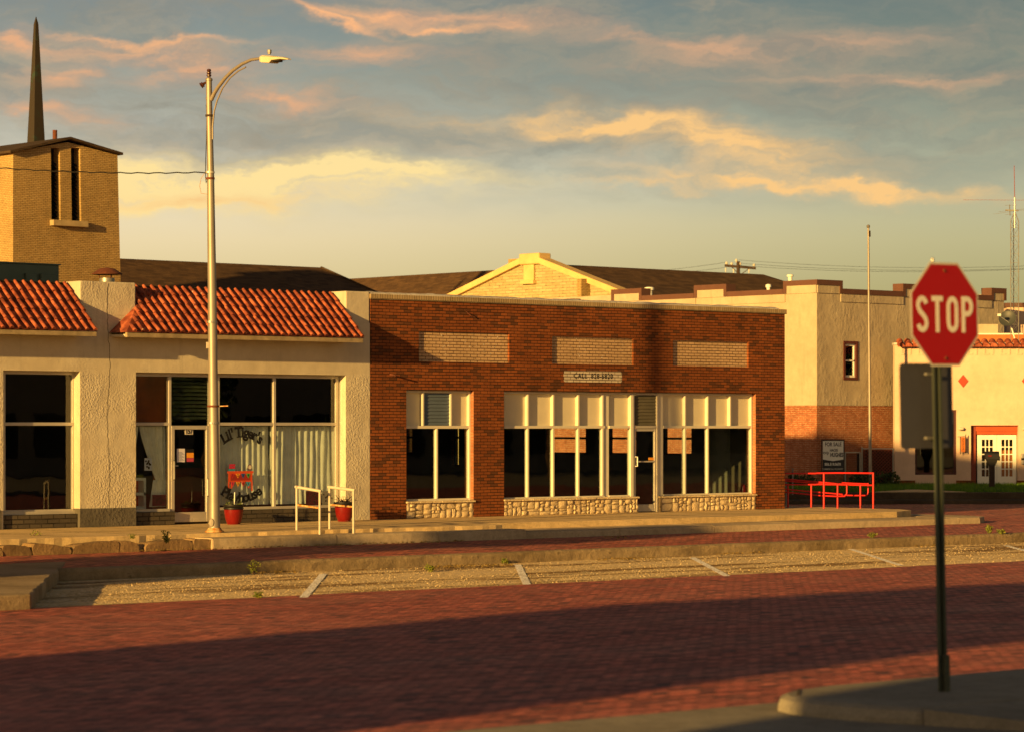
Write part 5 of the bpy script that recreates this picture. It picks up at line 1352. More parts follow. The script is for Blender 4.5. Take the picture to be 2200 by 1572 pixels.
# bushes by fence
def leaf_clump(mb, c, R, n, s, rg, flat=1.0):
    for i in range(n):
        d = Vector((rg.gauss(0, 1), rg.gauss(0, 1), rg.gauss(0, 1)*flat)).normalized()*R*rg.uniform(.3, 1)**.5
        p = Vector(c)+Vector((d.x, d.y, d.z)); a = Vector((rg.gauss(0, 1), rg.gauss(0, 1), rg.gauss(0, 1))).normalized(); b = a.cross(Vector((rg.gauss(0, 1), rg.gauss(0, 1), .3))).normalized()
        mb.add([p-a*s-b*s*.4, p+a*s*.2-b*s*.6, p+a*s, p-a*s*.1+b*s*.6], [(0, 1, 2, 3)])
for (px, Zv, R, lbl) in ((1850, 109.5, .32, 'low leafy bush at the foot of the dark fence gate'), (1905, 110.2, .34, 'low leafy bush against the corner of the white storefront'), (1720, 108, .3, 'low leafy bush in the shade of the brick base wall')):
    p = CA(px, Zv, 0); t = thing('bush', lbl, 'bush', p, 0, 'bushes along the far wall'); mb = MB()
    for i in range(5): leaf_clump(mb, (p[0]+rg.uniform(-.5, .5), p[1]+rg.uniform(-.3, .3), R*.6), R, 90, .06, rg)
    mb.build('foliage', m_treeleaf, t)
    MB().tube([p, (p[0], p[1], .3)], .03, 6).build('stem', m_bark, t)

# chain-link fence with red lattice behind
kf = 111.3/FPX
cf = thing('chain_link_fence', 'low chain link fence between the brick wall and the white storefront', 'fence', tuple(CP(1815, 1039, 111.3)), -TH)
def fx(px): return (px-1815)*kf
zf2, zf1 = (1039-971)*kf, (1039-963)*kf
mb = MB()
for px, h_ in ((1816, zf2), (1848, zf2), (1852, zf1+.06), (1919, zf1)): mb.tube([(fx(px), 0, 0), (fx(px), 0, h_)], .03, 8)
mb.build('post', m_galv, cf, local=True)
mb = MB(); mb.bar((fx(1816), 0, zf2), (fx(1848), 0, zf2), .035); mb.bar((fx(1852), 0, zf1), (fx(1921), 0, zf1), .035); mb.build('top_rail', m_galv, cf, local=True)
mb = MB()
def mesh_net(x0, x1, h, st):
    n = int((x1-x0+h)/st)
    for i in range(-1, n+1):
        for sg_ in (1, -1):
            s0 = x0-h+i*st
            pts = []
            a, b = (s0, 0), (s0+h, h)
            if sg_ == -1: a, b = (s0+h, 0), (s0, h)
            # clip in x
            (ax, az), (bx_, bz) = a, b
            if ax > bx_: ax, az, bx_, bz = bx_, bz, ax, az
            if bx_ <= x0 or ax >= x1: continue
            if ax < x0: t = (x0-ax)/(bx_-ax); az = az+(bz-az)*t; ax = x0
            if bx_ > x1: t = (x1-ax)/(bx_-ax); bz = az+(bz-az)*t; bx_ = x1
            mb.bar((ax, .0, az), (bx_, .0, bz), .005)
mesh_net(fx(1816), fx(1848), zf2, .075); mesh_net(fx(1852), fx(1920), zf1, .075)
mb.build('wire_mesh', m_conc_jt, cf, local=True)
lt = thing('red_lattice', 'red brown wooden lattice panel behind the chain link fence', 'lattice', tuple(CP(1853, 1039, 112.2)), -TH)
kl = 112.2/FPX; mb = MB(); wl, hl_ = 68*kl, 74*kl
st = .13
for i in range(int((wl+hl_)/st)):
    s0 = -hl_+i*st
    ax, az, bx_, bz = s0, 0, s0+hl_, hl_
    if bx_ <= 0 or ax >= wl: continue
    if ax < 0: az = -ax; ax = 0
    if bx_ > wl: bz = az+(wl-ax); bx_ = wl
    mb.bar((ax, 0, az), (bx_, 0, bz), .03, .045, up=(0, 1, 0)); mb.bar((wl-ax, .03, az), (wl-bx_, .03, bz), .03, .045, up=(0, 1, 0))
mb.build('slats', m_trimred, lt, local=True)
bx(0, .12, 0, wl, .16, hl_).build('backing', m_dark, lt, local=True)
gb = thing('dark_gate_panel', 'dark solid panel behind the small gate right of the sale sign', 'panel', tuple(CP(1817, 1039, 112)), -TH)
bx(0, 0, 0, 31*kf, .04, 66*kf).build('board', m_dark, gb, local=True); bx(0, -.02, 64*kf, 31*kf, 0, 66*kf).build('cleat', m_wood, gb, local=True)

# for-sale sign
Zs = 106.0; ks_ = Zs/FPX
fs_ = thing('sale_sign', 'white and dark blue property sale sign on a black frame before the brick wall', 'sign', tuple(CP(1790, 1043, Zs)), -TH)
m_navy = M_plain('navy_print', S(24, 28, 40), .5)
def sx(px): return (px-1790)*ks_
def sz(py): return (1043-py)*ks_
bx(sx(1767.5), 0, sz(1017), sx(1812.5), .03, sz(945.5)).build('board', m_navy, fs_, local=True)
MB().add([(sx(1767.9), -.005, sz(986)), (sx(1790), -.005, sz(989.5)), (sx(1812), -.005, sz(986)), (sx(1812), -.005, sz(946.5)), (sx(1767.9), -.005, sz(946.5))], [(0, 1, 2, 3, 4)]).build('white_panel', m_whitepaint, fs_, local=True)
fr = MB(); 
for px in (1765.5, 1813.5): fr.bar((sx(px), .015, 0), (sx(px), .015, sz(943)), .035)
fr.bar((sx(1765.5), .015, sz(944)), (sx(1813.5), .015, sz(944)), .035); fr.build('frame', m_black, fs_, local=True)
def stext(body, px, py, size, mat, scx=.8, off=.004):
    t = text_mb(body, size, .001, off, scx); t.map(lambda v: (sx(px)+v.x, -.009-v.z, sz(py)+v.y)); t.build('lettering', mat, fs_, local=True)
stext('FOR SALE', 1790, 954, .19, m_navy, .72); stext('exp', 1774.5, 971, .19, m_navy, .75, .001); stext('HACEE', 1791.5, 966.5, .135, m_navy, .68)
stext('HUGHES', 1797.5, 976.5, .20, m_navy, .60, .007); stext('806.319.0670', 1789, 996.5, .135, m_whitepaint, .78); stext('COMMERCIAL PROPERTY', 1789, 1007, .085, m_signwhite, .78, .001)

# post mailbox
Zm = 104.0; km = Zm/FPX; mbx = thing('mailbox', 'black mailbox on a square grey post before the french doors', 'mailbox', tuple(CP(2131, 1045, Zm)), -TH)
bx(-.09, -.08, 0, .09, .08, .72).build('post', m_wood, mbx, local=True)
pts = []
for i in range(9): a = math.pi*i/8; pts.append((.13*math.cos(a), .16+.12*math.sin(a)))
pts += [(-.13, 0), (.13, 0)]
MB().prism(pts, -.24, .24).map(lambda v: (v.z, v.x, .98+v.y-.02)).build('box', m_black, mbx, local=True, smooth=True)
MB().add([(-.1, -.06, .72), (.1, -.06, .72), (.2, -.08, .96), (-.2, -.08, .96), (-.1, .06, .72), (.1, .06, .72), (.2, .08, .96), (-.2, .08, .96)], [(0, 1, 2, 3), (4, 5, 6, 7), (0, 3, 7, 4), (1, 2, 6, 5)]).build('bracket', m_black, mbx, local=True)
bx(-.15, -.15, 1.06, -.03, -.135, 1.1).build('flag', m_redglaze, mbx, local=True)

# utility pole and lines
Zu = 200.0; ku = Zu/FPX; pu = CP(1589, 640, Zu)
up = thing('utility_pole', 'wooden utility pole with crossarm and pale insulators above the far roof', 'utility pole', tuple(pu), -TH)
def ul(px, py): return ((px-1589)*ku, 0, (640-py)*ku)
MB().tube([(0, 0, -9), ul(1586, 562)], [.16, .12], 10).build('pole', m_wood, up, local=True)
MB().bar(ul(1557, 571), ul(1624, 577), .14, .16).build('crossarm', m_wood, up, local=True)
mb = MB(); mb.bar(ul(1572, 574), ul(1586, 588), .05); mb.bar(ul(1610, 577), ul(1592, 590), .05); mb.build('brace', m_wood, up, local=True)
for px, py in ((1561, 566), (1572, 567), (1582, 560), (1590, 567), (1620, 570)):
    c = ul(px, py); MB().lathe(c, [(.03, -.14), (.05, -.08), (.09, -.04), (.09, .04), (.05, .07), (.03, .1)], 10).build('insulator', m_signwhite, up, local=True)
for px, py in ((1559, 580), (1576, 582), (1609, 582)):
    c = ul(px, py); MB().lathe(c, [(.03, -.16), (.045, .06), (.02, .14)], 8).build('fuse_cutout', m_signwhite, up, local=True)
def cable(pts, r, name, lbl, n=24, sag=0):
    P = [Vector(p) for p in pts]; out = []
    for a, b in zip(P, P[1:]):
        for i in range(n): t = i/n; q = a.lerp(b, t); q.z -= sag*4*t*(1-t); out.append(q)
    out.append(P[-1]); o = MB().tube(out, r, 5).build(name, m_ink, smooth=True); tag(o, lbl, 'power line', 'power lines'); return o
for (y0_, y1_, l) in ((559, 572, 'highest thin power line sagging right from the utility pole'), (566, 577, 'middle thin power line running right from the utility pole'), (571, 578, 'lowest thin power line running right from the utility pole')):
    cable([CP(1588, y0_, Zu), CP(2300, y1_-4, Zu*.9)], .009, 'power_line', l, sag=.35)
for (y0_, y1_, l) in ((564, 583, 'upper thin power line dipping left behind the shingle roof'), (575, 590, 'lower thin power line dipping left behind the shingle roof')):
    cable([CP(1560, y0_, Zu), CP(1400, y1_, Zu)], .010, 'power_line', l, sag=.05)

# ================================================================== STREET LAMP
pb = GP(461, 1143, 0.0); Zl = (CAMZ)*FPX/(1143-HOR); kk = Zl/FPX
sl_t = thing('street_lamp', 'tall silver street lamp with curved arm in front of the stucco shop', 'street lamp', (pb[0], pb[1], 0))
R = Vector((CT, -ST, 0))
def LP(px, py, dy=0): # point in the lamp's plane
    Zloc = Zl; p = CP(px, py, Zloc); return p
prof = [(461, 1142, 12.3), (460, 1000, 11.4), (457.5, 800, 10.2), (456, 640, 9.6), (454, 500, 8.6), (452.5, 375, 7.6), (451, 300, 7.0), (449.5, 230, 6.6), (449, 172, 6.4)]
MB().tube([LP(a, b) for a, b, c in prof], [c*kk for a, b, c in prof], 20).build('pole', m_polewhite, sl_t, smooth=True)
MB().lathe(LP(449, 172), [(.075, -.02), (.075, .02), (.03, .05), (.012, .12)], 14).build('pole_cap', m_polewhite, sl_t, smooth=True)
c = LP(449, 156); MB().lathe(c, [(.02, -.1), (.05, -.08), (.05, -.05), (.03, -.04), (.05, -.02), (.05, 0), (.03, .01), (.046, .03), (.04, .06), (.02, .07)], 14).build('insulator', m_brownin, sl_t, smooth=True)
ax_ = Matrix.Rotation(-TH, 3, 'Z') @ Matrix.Rotation(math.radians(55), 3, 'Y')
MB().lathe(LP(436, 182), [(.02, -.06), (.07, -.05), (.05, -.02), (.06, 0), (.03, .02), (.015, .10)], 14, ax_).build('insulator', m_brownin, sl_t, smooth=True)
# arm swings out over the street (-y), apparent run in photo pixels converted to metres along -y
def arm(px, py):   # solve distance s along -y so that the point projects to px
    X0, Y0 = pb[0], pb[1]
    lo_, hi_ = -1.0, 6.0
    for _ in range(50):
        m_ = (lo_+hi_)/2; X, Y = X0+0.02*m_, Y0-m_
        r_ = (X*CT-Y*ST); f_ = (X*ST+Y*CT)
        if 1100+FPX*r_/f_ < px+11.0: lo_ = m_
        else: hi_ = m_
    f_ = (X*ST+Y*CT); return Vector((X, Y, CAMZ+(HOR-py)/FPX*f_))-R*(11.0*f_/FPX)
apts = [(454, 215), (461, 200), (470, 186), (484, 168), (500, 152), (520, 138), (540, 129), (562, 126)]
MB().tube([arm(*a) for a in apts], [.045, .042, .040, .038, .036, .034, .032, .03], 12).build('arm', m_polewhite, sl_t, smooth=True)
bpts = [(457, 300), (457, 272), (460, 240), (466, 218), (478, 190), (494, 168), (512, 153), (528, 145)]
MB().tube([arm(*a) for a in bpts], .017, 8).build('stay', m_polewhite, sl_t, smooth=True)
h0 = arm(562, 127); h1 = arm(622, 127); dh_ = (h1-h0); Ln = dh_.length; d_ = dh_.normalized(); s_ = Vector((-d_.y, d_.x, 0)).normalized()
mb = MB(); secs = [(0, .06, .06, -.06), (.1, .10, .07, -.08), (.42, .13, .06, -.09), (.52, .14, .05, -.035), (.8, .11, .035, -.01), (1.0, .05, .0, -.02)]
vs = []
for t, w, up_, dn in secs:
    c = h0+dh_*t
    vs += [c-s_*w+Vector((0, 0, up_*.5)), c-s_*w*.5+Vector((0, 0, up_)), c+s_*w*.5+Vector((0, 0, up_)), c+s_*w+Vector((0, 0, up_*.5)), c+s_*w*.9+Vector((0, 0, dn)), c-s_*w*.9+Vector((0, 0, dn))]
n = 6; mb.add(vs, [(i*n+j, i*n+(j+1) % n, (i+1)*n+(j+1) % n, (i+1)*n+j) for i in range(len(secs)-1) for j in range(n)]+[tuple(range(6)), tuple(range(30, 36))])
head = mb.build('lamp_head', M_plain('pale_lamp_enamel', S(200, 192, 160), .5), sl_t, bevel=.008)
MB().lathe(h0+dh_*.28+Vector((0, 0, .09)), [(.035, 0), (.035, .03), (.045, .03), (.045, .09), (.02, .1)], 12).build('photocell', m_galv, head)
bx_c = h0+dh_*.58+Vector((0, 0, -.06)); MB().lathe(bx_c, [(.10, .0), (.10, .05)], 12).build('lens', m_dark, head)
# bands, conduit, boxes
for py, mt_ in ((249, m_conc_jt), (371, m_alu), (384, m_rust), (872, m_rust), (908, m_galv), (692, m_galv)):
    rr_ = (7+ (py-170)/970*6+1)*kk; px_ = 449+(py-172)/970*12
    MB().lathe(LP(px_, py), [(rr_-.01, -.02), (rr_+.004, -.02), (rr_+.004, .02), (rr_-.01, .02)], 18).build('band', mt_, sl_t)
fl = R*(-.0)
MB().tube([LP(447.5, 440), LP(449, 640), LP(452, 742)], .02, 8).build('conduit', m_polewhite, sl_t)
b1 = LP(448, 742); MB().box(-.045, -.06, -.07, .045, .03, .07).map(lambda v: Matrix.Rotation(-TH, 3, 'Z') @ v+b1).build('junction_box', m_polewhite, sl_t, bevel=.01)
b1 = LP(455.5, 1121); Fd = Vector((ST, CT, 0)); b1 = b1-Fd*.13+R*.0; MB().lathe(b1, [(.001, -.012), (.05, -.01), (.055, 0), (.05, .012), (.001, .014)], 14, Matrix.Rotation(-TH, 3, 'Z') @ Matrix.Rotation(math.pi/2, 3, 'X') @ Matrix.Diagonal((.9, 1.6, 1))).build('hand_hole_cover', m_polewhite, sl_t, smooth=True)
MB().bar(LP(462, 872), LP(490, 871), .02).build('step_bolt', m_railrust, sl_t); MB().lathe(LP(461, 1142), [(.2, 0), (.2, .02), (.16, .04), (.13, .09)], 18).build('base_plate', m_railrust, sl_t, smooth=True)
MB().tube([LP(443, 225), LP(444, 250), LP(443.5, 300), LP(442, 340), LP(441.5, 380), LP(443, 394), LP(446, 385)], .009, 6).build('loose_wire', m_ink, sl_t)
MB().tube([LP(440, 372), LP(432, 384), LP(429, 400), LP(432, 416), LP(447, 418)], .005, 5).build('loose_wire', m_railrust, sl_t)
MB().tube([LP(443, 215), LP(446, 214), LP(450, 213)], [.05, .045, .03], 10).build('weather_head', m_polewhite, sl_t)
cb = MB(); pts = [LP(450, 373), LP(430, 371)]; q0 = LP(430, 371); q1 = CP(-60, 357, 62)
for i in range(41): t = i/40; q = q0.lerp(q1, t); q.z -= .0+.18*4*t*(1-t)*.35-.01*math.sin(i*1.9); pts.append(q)
tag(cb.tube(pts, .013, 6).build('overhead_cable', m_ink, smooth=True), 'twisted black overhead cable running left from the street lamp', 'cable')

# ================================================================== RAILINGS, POTS
def railing(name, lbl, a, b, za, zbb, zta, ztb):
    (xa_, ya_), (xb_, yb_) = a, b
    t = thing(name, lbl, 'handrail', ((xa_+xb_)/2, (ya_+yb_)/2, 0), 0, 'white handrails at the kerb')
    for (x, y, z0, z1) in ((xa_, ya_, za, zta), (xb_, yb_, zbb, ztb)): MB().tube([(x, y, z0), (x, y, z1)], .026, 10).build('post', m_railwhite, t, smooth=True)
    d = Vector((xb_-xa_, yb_-ya_, ztb-zta)).normalized()*.035
    MB().tube([Vector((xa_, ya_, zta))-d, Vector((xb_, yb_, ztb))+d], .033, 10).build('top_rail', m_railwhite, t, smooth=True)
    MB().tube([(xa_, ya_, zta-.38), (xb_, yb_, ztb-.36)], .022, 8).build('lower_rail', m_railrust, t, smooth=True); return t
def gp2(px, py, z): p = GP(px, py, z); return (p[0], p[1])
railing('handrail', 'white rusty handrail nearer the lamp post', gp2(637.5, 1138, 0), gp2(687, 1147.5, -.085), 0, -.085, .915, .835)
railing('handrail', 'white rusty handrail in front of the pot beside the brick shop', gp2(708, 1135.5, 0), gp2(759.5, 1145, -.085), 0, -.085, .90, .84)
def pot(px, y, lbl):
    x = UX(px, y); t = thing('flower_pot', lbl, 'flower pot', (x, y, 0), 0, 'red glazed pots by the shop wall')
    MB().lathe((0, 0, 0), [(.14, 0), (.15, .01), (.19, .12), (.215, .26), (.22, .33), (.20, .34)], 24).build('pot', m_redglaze, t, local=True, smooth=True)
    MB().lathe((0, 0, 0), [(.21, .335), (.225, .345), (.225, .37), (.215, .38), (.225, .39), (.24, .41), (.24, .45), (.20, .45), (.19, .40)], 24).build('rim', m_black, t, local=True, smooth=True)
    MB().lathe((0, 0, 0), [(.19, .38), (.19, .42), (.05, .43)], 16).build('soil', m_conc_jt, t, local=True)
    return t
p1 = pot(502, 54.25, 'red glazed pot with low green plant between the lamp post and the lettered window')
mb = MB(); leaf_clump(mb, (0, 0, .42), .19, 260, .03, rg, .12); mb.build('plant', m_leaf, p1, local=True)
MB().tube([(.02, 0, .4), (.03, 0, .72)], .012, 6).build('stake', m_whitepaint, p1, local=True)
p2 = pot(739.5, 54.2, 'red glazed pot with a bare dry plant in the corner beside the brick shop')
mb = MB()
for i in range(16): a = rg.uniform(0, 6.28); r_ = rg.uniform(.1, .38); mb.tube([(0, 0, .42), (r_*.5*math.cos(a), r_*.5*math.sin(a), .5), (r_*math.cos(a), r_*math.sin(a)*.5, .46+rg.uniform(0, .16))], .006, 4)
leaf_clump(mb, (0, 0, .45), .15, 60, .03, rg, .25); mb.build('plant', m_wood, p2, local=True)

# red ramp railings, camera-side of the side street
Zr = 80.0; kr = Zr/FPX
rr1 = thing('red_railing', 'bright sunlit red pipe railing at the shop corner', 'railing', (CP(1823, 915, Zr).x, CP(1823, 915, Zr).y, 0), -TH)
def rl(px, py, d=0): return ((px-1823)*kr, d, CAMZ+(HOR-py)*kr)
def rt(name, pts, r, root, mat=m_red): return MB().tube(pts, r, 10).build(name, mat, root, local=True, smooth=True)
for px, t_ in ((1770, 1015), (1876, 1014), ): rt('post', [rl(px, 1092), rl(px, t_)], .026, rr1)
for px in (1799.5, 1848.5): rt('post', [rl(px, 1091, .0), rl(px, 1041)], .024, rr1)
rt('top_rail', [rl(1754, 1015.5), rl(1800, 1015), rl(1877, 1015.5)], .024, rr1)
rt('middle_rail', [rl(1754, 1039.5), rl(1800, 1040), rl(1876, 1041.5)], .022, rr1)
def bend(px0, px1, py0, py1, d=-.05):
    return [rl(px0, py1, d), rl((px0+px1)/2, py1+1, d), rl(px1-5, py1+1, d), rl(px1-1.5, py1-2, d), rl(px1, py1-6, d), rl(px1, py0, d)]
rt('looped_rail', bend(1772, 1819, 1040, 1064), .021, rr1); rt('looped_rail', bend(1811, 1868, 1037, 1063, .3), .021, rr1); rt('looped_rail', [rl(1811, 1036.5, .3), rl(1840, 1038, .3), rl(1868, 1039, .3)], .02, rr1)
rr2 = thing('red_railing', 'shaded dark red ramp railing running behind the brick corner', 'railing', (CP(1720, 915, Zr+1).x, CP(1720, 915, Zr+1).y, 0), -TH)
k2 = (Zr+1)/FPX
def r2(px, py, d=0): return ((px-1720)*k2, d, CAMZ+(HOR-py)*k2)
for px in (1693, 1743): rt('post', [r2(px, 1089), r2(px, 1040)], .024, rr2)
rt('top_rail', [r2(1660, 1016), r2(1755, 1016)], .024, rr2); rt('middle_rail', [r2(1660, 1040), r2(1755, 1040)], .022, rr2)
for a, b, c_, d_ in ((1660, 1026, 1815, 1040), (1660, 1030, 1790, 1041), (1660, 1048, 1815, 1062), (1660, 1054, 1772, 1065)): rt('sloping_rail', [r2(a, b, .5), r2(c_, d_, .5)], .022, rr2)
# dead weeds and white poles near dark rail
for px, lb in ((1689, 'thin white pipe post half hidden by the brick corner'), (1703, 'thin white pipe post behind the shaded red railing')):
    p = CP(px, 1066 if px < 1700 else 1042, 96); t = MB().tube([p-Vector((0, 0, .3)), p+Vector((0, 0, .55))], .025, 6).build('pipe_post', m_galv); tag(t, lb, 'post', 'pipe posts')

# ================================================================== STOP SIGN
Zst = 26.4; pc = CP(2021, 1484, Zst); 
stp = thing('stop_sign', 'red octagonal stop sign with a blank grey sign back lower on the same post', 'stop sign', (pc.x, pc.y, zp0))
kS = Zst/FPX
bot = Vector((pc.x, pc.y, zp0)); topP = CP(2003.5, 566, Zst)
d = (topP-bot)
def PA(t): return bot+d*t
mb = MB()
# u-channel post : web + two flanges
W1 = .045
for t0, t1 in ((0, 1.0),):
    a, b = PA(t0), PA(t1)
    for (ox, oy, w, h_) in ((0, 0, .05, .008), (-.027, -.014, .008, .035), (.027, -.014, .008, .035), (-.042, -.030, .03, .006), (.042, -.030, .03, .006)):
        mb.bar(a+Vector((ox, oy, 0)), b+Vector((ox, oy, 0)), w, h_, up=(0, 1, 0))
post = mb.build('post', m_signpost, stp)
a, b = PA(0), PA(.085); MB().bar(a+Vector((.02, -.045, 0)), b+Vector((.02, -.045, 0)), .06, .05, up=(0, 1, 0)).build('post_sleeve', m_signpost, stp)
ctr = CP(2020, 676, Zst); lean_ = d.normalized(); SR = Vector((1, 0, 0)); SR = (SR-lean_*SR.dot(lean_)).normalized(); SN = SR.cross(lean_).normalized()
if SN.y > 0: SN = -SN
ctr = ctr+SN*.05
def oct_(R_, y0, y1):
    pts = [(R_/math.cos(math.pi/8)*math.cos(math.pi/8+i*math.pi/4), R_/math.cos(math.pi/8)*math.sin(math.pi/8+i*math.pi/4)) for i in range(8)]
    return MB().prism(pts, y0, y1).map(lambda v: ctr+SR*v.x+lean_*v.y+SN*v.z)
H = .457
plate = oct_(H, 0, .003).build('octagon_plate', m_signwhite, stp)
oct_(H-.020, .0035, .0045).build('red_field', m_stopred, plate)
# heavy highway lettering built from strokes
def stroke(mb, pts, w):
    pts = [Vector((p[0], p[1], 0)) for p in pts]; L_, R2 = [], []
    for i, p in enumerate(pts):
        dd_ = (pts[min(i+1, len(pts)-1)]-pts[max(i-1, 0)]).normalized(); nn_ = Vector((-dd_.y, dd_.x, 0)); L_.append(p+nn_*w/2); R2.append(p-nn_*w/2)
    n = len(pts); vs = [(*v.xy, z) for z in (0, .0012) for v in L_+R2]; m2 = 2*n
    fs = [(m2+i, m2+i+1, m2+n+i+1, m2+n+i) for i in range(n-1)]+[(i, i+1, m2+i+1, m2+i) for i in range(n-1)]+[(n+i, n+i+1, m2+n+i+1, m2+n+i) for i in range(n-1)]+[(0, n, m2+n, m2), (n-1, 2*n-1, m2+2*n-1, m2+n-1)]
    mb.add(vs, fs)
def arc(cx_, cy_, rx, ry, a0, a1, n=14): return [(cx_+rx*math.cos(math.radians(a0+(a1-a0)*i/n)), cy_+ry*math.sin(math.radians(a0+(a1-a0)*i/n))) for i in range(n+1)]
LH, LW, SW = .32, .158, .047
hx, hy = LW/2-SW/2, LH/2-SW/2
def letterS(mb, x):
    pts = arc(x, hy-.062, hx, .062, 15, 180, 10)+[(x-hx+.006, hy-.085), (x-hx*.5, .022), (x, .0), (x+hx*.5, -.022), (x+hx-.006, -hy+.085)]+arc(x, -hy+.062, hx, .062, 0, -165, 10)
    stroke(mb, pts, SW)
def letterT(mb, x): stroke(mb, [(x-LW/2+.004, hy), (x+LW/2-.004, hy)], SW); stroke(mb, [(x, hy-SW/2), (x, -LH/2)], SW)
def letterO(mb, x):
    pts = arc(x, hy-.07, hx, .07, 0, 180, 12)+arc(x, -hy+.07, hx, .07, 180, 360, 12)+[(x+hx, hy-.07), (x+hx-.0005, hy-.06)]; stroke(mb, pts, SW)
def letterP(mb, x):
    stroke(mb, [(x-hx, LH/2), (x-hx, -LH/2)], SW)
    pts = [(x-hx+SW/2, hy), (x+.0, hy)]+arc(x+.0, hy-.065, hx, .065, 90, -90, 12)+[(x-hx+SW/2, hy-.13)]; stroke(mb, pts, SW)
lm = MB(); sp_ = .204
for f_, q in ((letterS, -1.5), (letterT, -.5), (letterO, .5), (letterP, 1.5)): f_(lm, q*sp_+(.0))
lm.map(lambda v: ctr+SR*v.x+lean_*v.y+SN*(v.z+.0052)).build('lettering', M_plain('stop_letter_white', S(226, 220, 206), .5, 0, .02), plate)
for dy in (.385, -.385):
    MB().lathe(ctr+lean_*dy, [(.001, .0), (.014, .004), (.014, .012), (.006, .016)], 10, SN.to_track_quat('Z', 'Y').to_matrix()).build('bolt', m_rust, plate)
tb_ = topP+Vector((0, 0, .02)); MB().lathe(tb_, [(.001, -.01), (.014, -.005), (.014, .02), (.004, .03)], 8).build('bolt', m_galv, stp)
# rear-facing plate
cR = CP(2002, 871, Zst)+Vector((0, .06, 0)); wR = .355; hR = .375
rrect(-wR, wR, -hR, hR, .045, 0, .004).map(lambda v: cR+SR*v.x+Vector((0, v.y, 0))+lean_*v.z).build('sign_back', m_signgrey, stp)
for py in (803, 940):
    c = CP(2010, py, Zst); MB().bar(c+Vector((-.10, .03, 0)), c+Vector((.10, .03, 0)), .03, .02).build('bracket', m_galv, stp)
c = CP(1960, 803, Zst)+Vector((0, .055, 0)); MB().lathe(c, [(.001, 0), (.012, .003), (.012, .01)], 10, Matrix.Rotation(math.pi/2, 3, 'X')).build('rivet', m_galv, stp)

# ================================================================== WEEDS
m_dry = M_leaf('dry_weed', S(120, 100, 48), S(150, 124, 66))
def weed(px, py, z, h, s, lbl, mat=None, spread=.12):
    p = GP(px, py, z); t = thing('weed', lbl, 'weed', p, 0, 'weeds in the kerb cracks'); r = random.Random(int(px)); mb = MB(); st_ = MB()
    for i in range(9):
        a = r.uniform(0, 6.28); hh_ = h*r.uniform(.4, 1); tip = Vector((spread*math.cos(a)*r.uniform(.3, 1), spread*math.sin(a)*r.uniform(.3, 1), hh_))
        st_.tube([(0, 0, 0), tip*.5+Vector((0, 0, hh_*.1)), tip], [.005, .004, .002], 4); leaf_clump(mb, tip*.8, .03+h*.10, 10, s*.6, r); leaf_clump(mb, tip*.45, .04, 6, s*.6, r)
    st_.build('stem', m_wood, t, local=True); mb.build('leaves', mat or m_leaf, t, local=True)
WD = [(80, 1180, -.29, .42, .035, 'tall yellow green weed growing in the broken kerb at the far left'), (118, 1181, -.29, .18, .025, 'small weed just right of the tall one in the broken kerb'),
      (188, 1183, -.29, .22, .025, 'thin weed in the broken kerb below the grey pier base'), (222, 1182, -.29, .26, .022, 'thin upright weed beside the domed kerb stone'),
      (357, 1167, -.1, .28, .035, 'leafy weed on top of the kerb stones left of the lamp post'), (286, 1156, -.05, .1, .02, 'tiny weed at the pavement edge above the kerb stones'),
      (545, 1235, ZP, .32, .03, 'leafy weed against the median kerb left of the first parking line'), (556, 1283, ZP, .1, .03, 'small tuft at the street edge of the parking strip'),
      (923, 1227, ZP, .14, .035, 'small green tuft beside the dry litter on the median kerb'), (1085, 1209, ZP, .1, .03, 'small green tuft by the second parking line'),
      (1587, 1185, ZP, .1, .04, 'small bright tuft right of the third parking line'), (1875, 1155, ZL1, .16, .03, 'sparse weed on the median kerb left of the stop sign post'),
      (2128, 1146, ZL1, .24, .04, 'leafy weed on the median kerb right of the stop sign post'), (2150, 1146, ZL1, .1, .04, 'low creeping weed at the far right of the median kerb')]
for w in WD: weed(*w)
# leaf litter along kerbs (uncountable)
mb = MB(); r = random.Random(2)
for (a, b, pyl, pyr, z, n) in ((470, 1000, 1177, 1162, -.30, 420), (300, 470, 1182, 1177, -.30, 160), (930, 1100, 1219, 1214, ZP, 260), (1280, 1420, 1203, 1199, ZP, 160), (1540, 1640, 1190, 1186, ZP, 90), (1960, 2040, 1173, 1170, ZP, 80), (540, 640, 1232, 1229, ZP, 140), (1290, 1350, 1156, 1154, -.3, 60)):
    for i in range(n):
        s = r.random(); p = GP(a+(b-a)*s, pyl+(pyr-pyl)*s+r.uniform(-2, 3), z); q = r.uniform(.012, .04); an = r.uniform(0, 6.28)
        mb.add([(p[0]+q*math.cos(an+k*1.57), p[1]+q*math.sin(an+k*1.57), z+.012+r.uniform(0, .03)) for k in range(4)], [(0, 1, 2, 3)])
tag(mb.build('leaf_litter', m_dry), 'dry brown leaf litter drifted along the kerbs', 'leaf litter', kind='stuff')
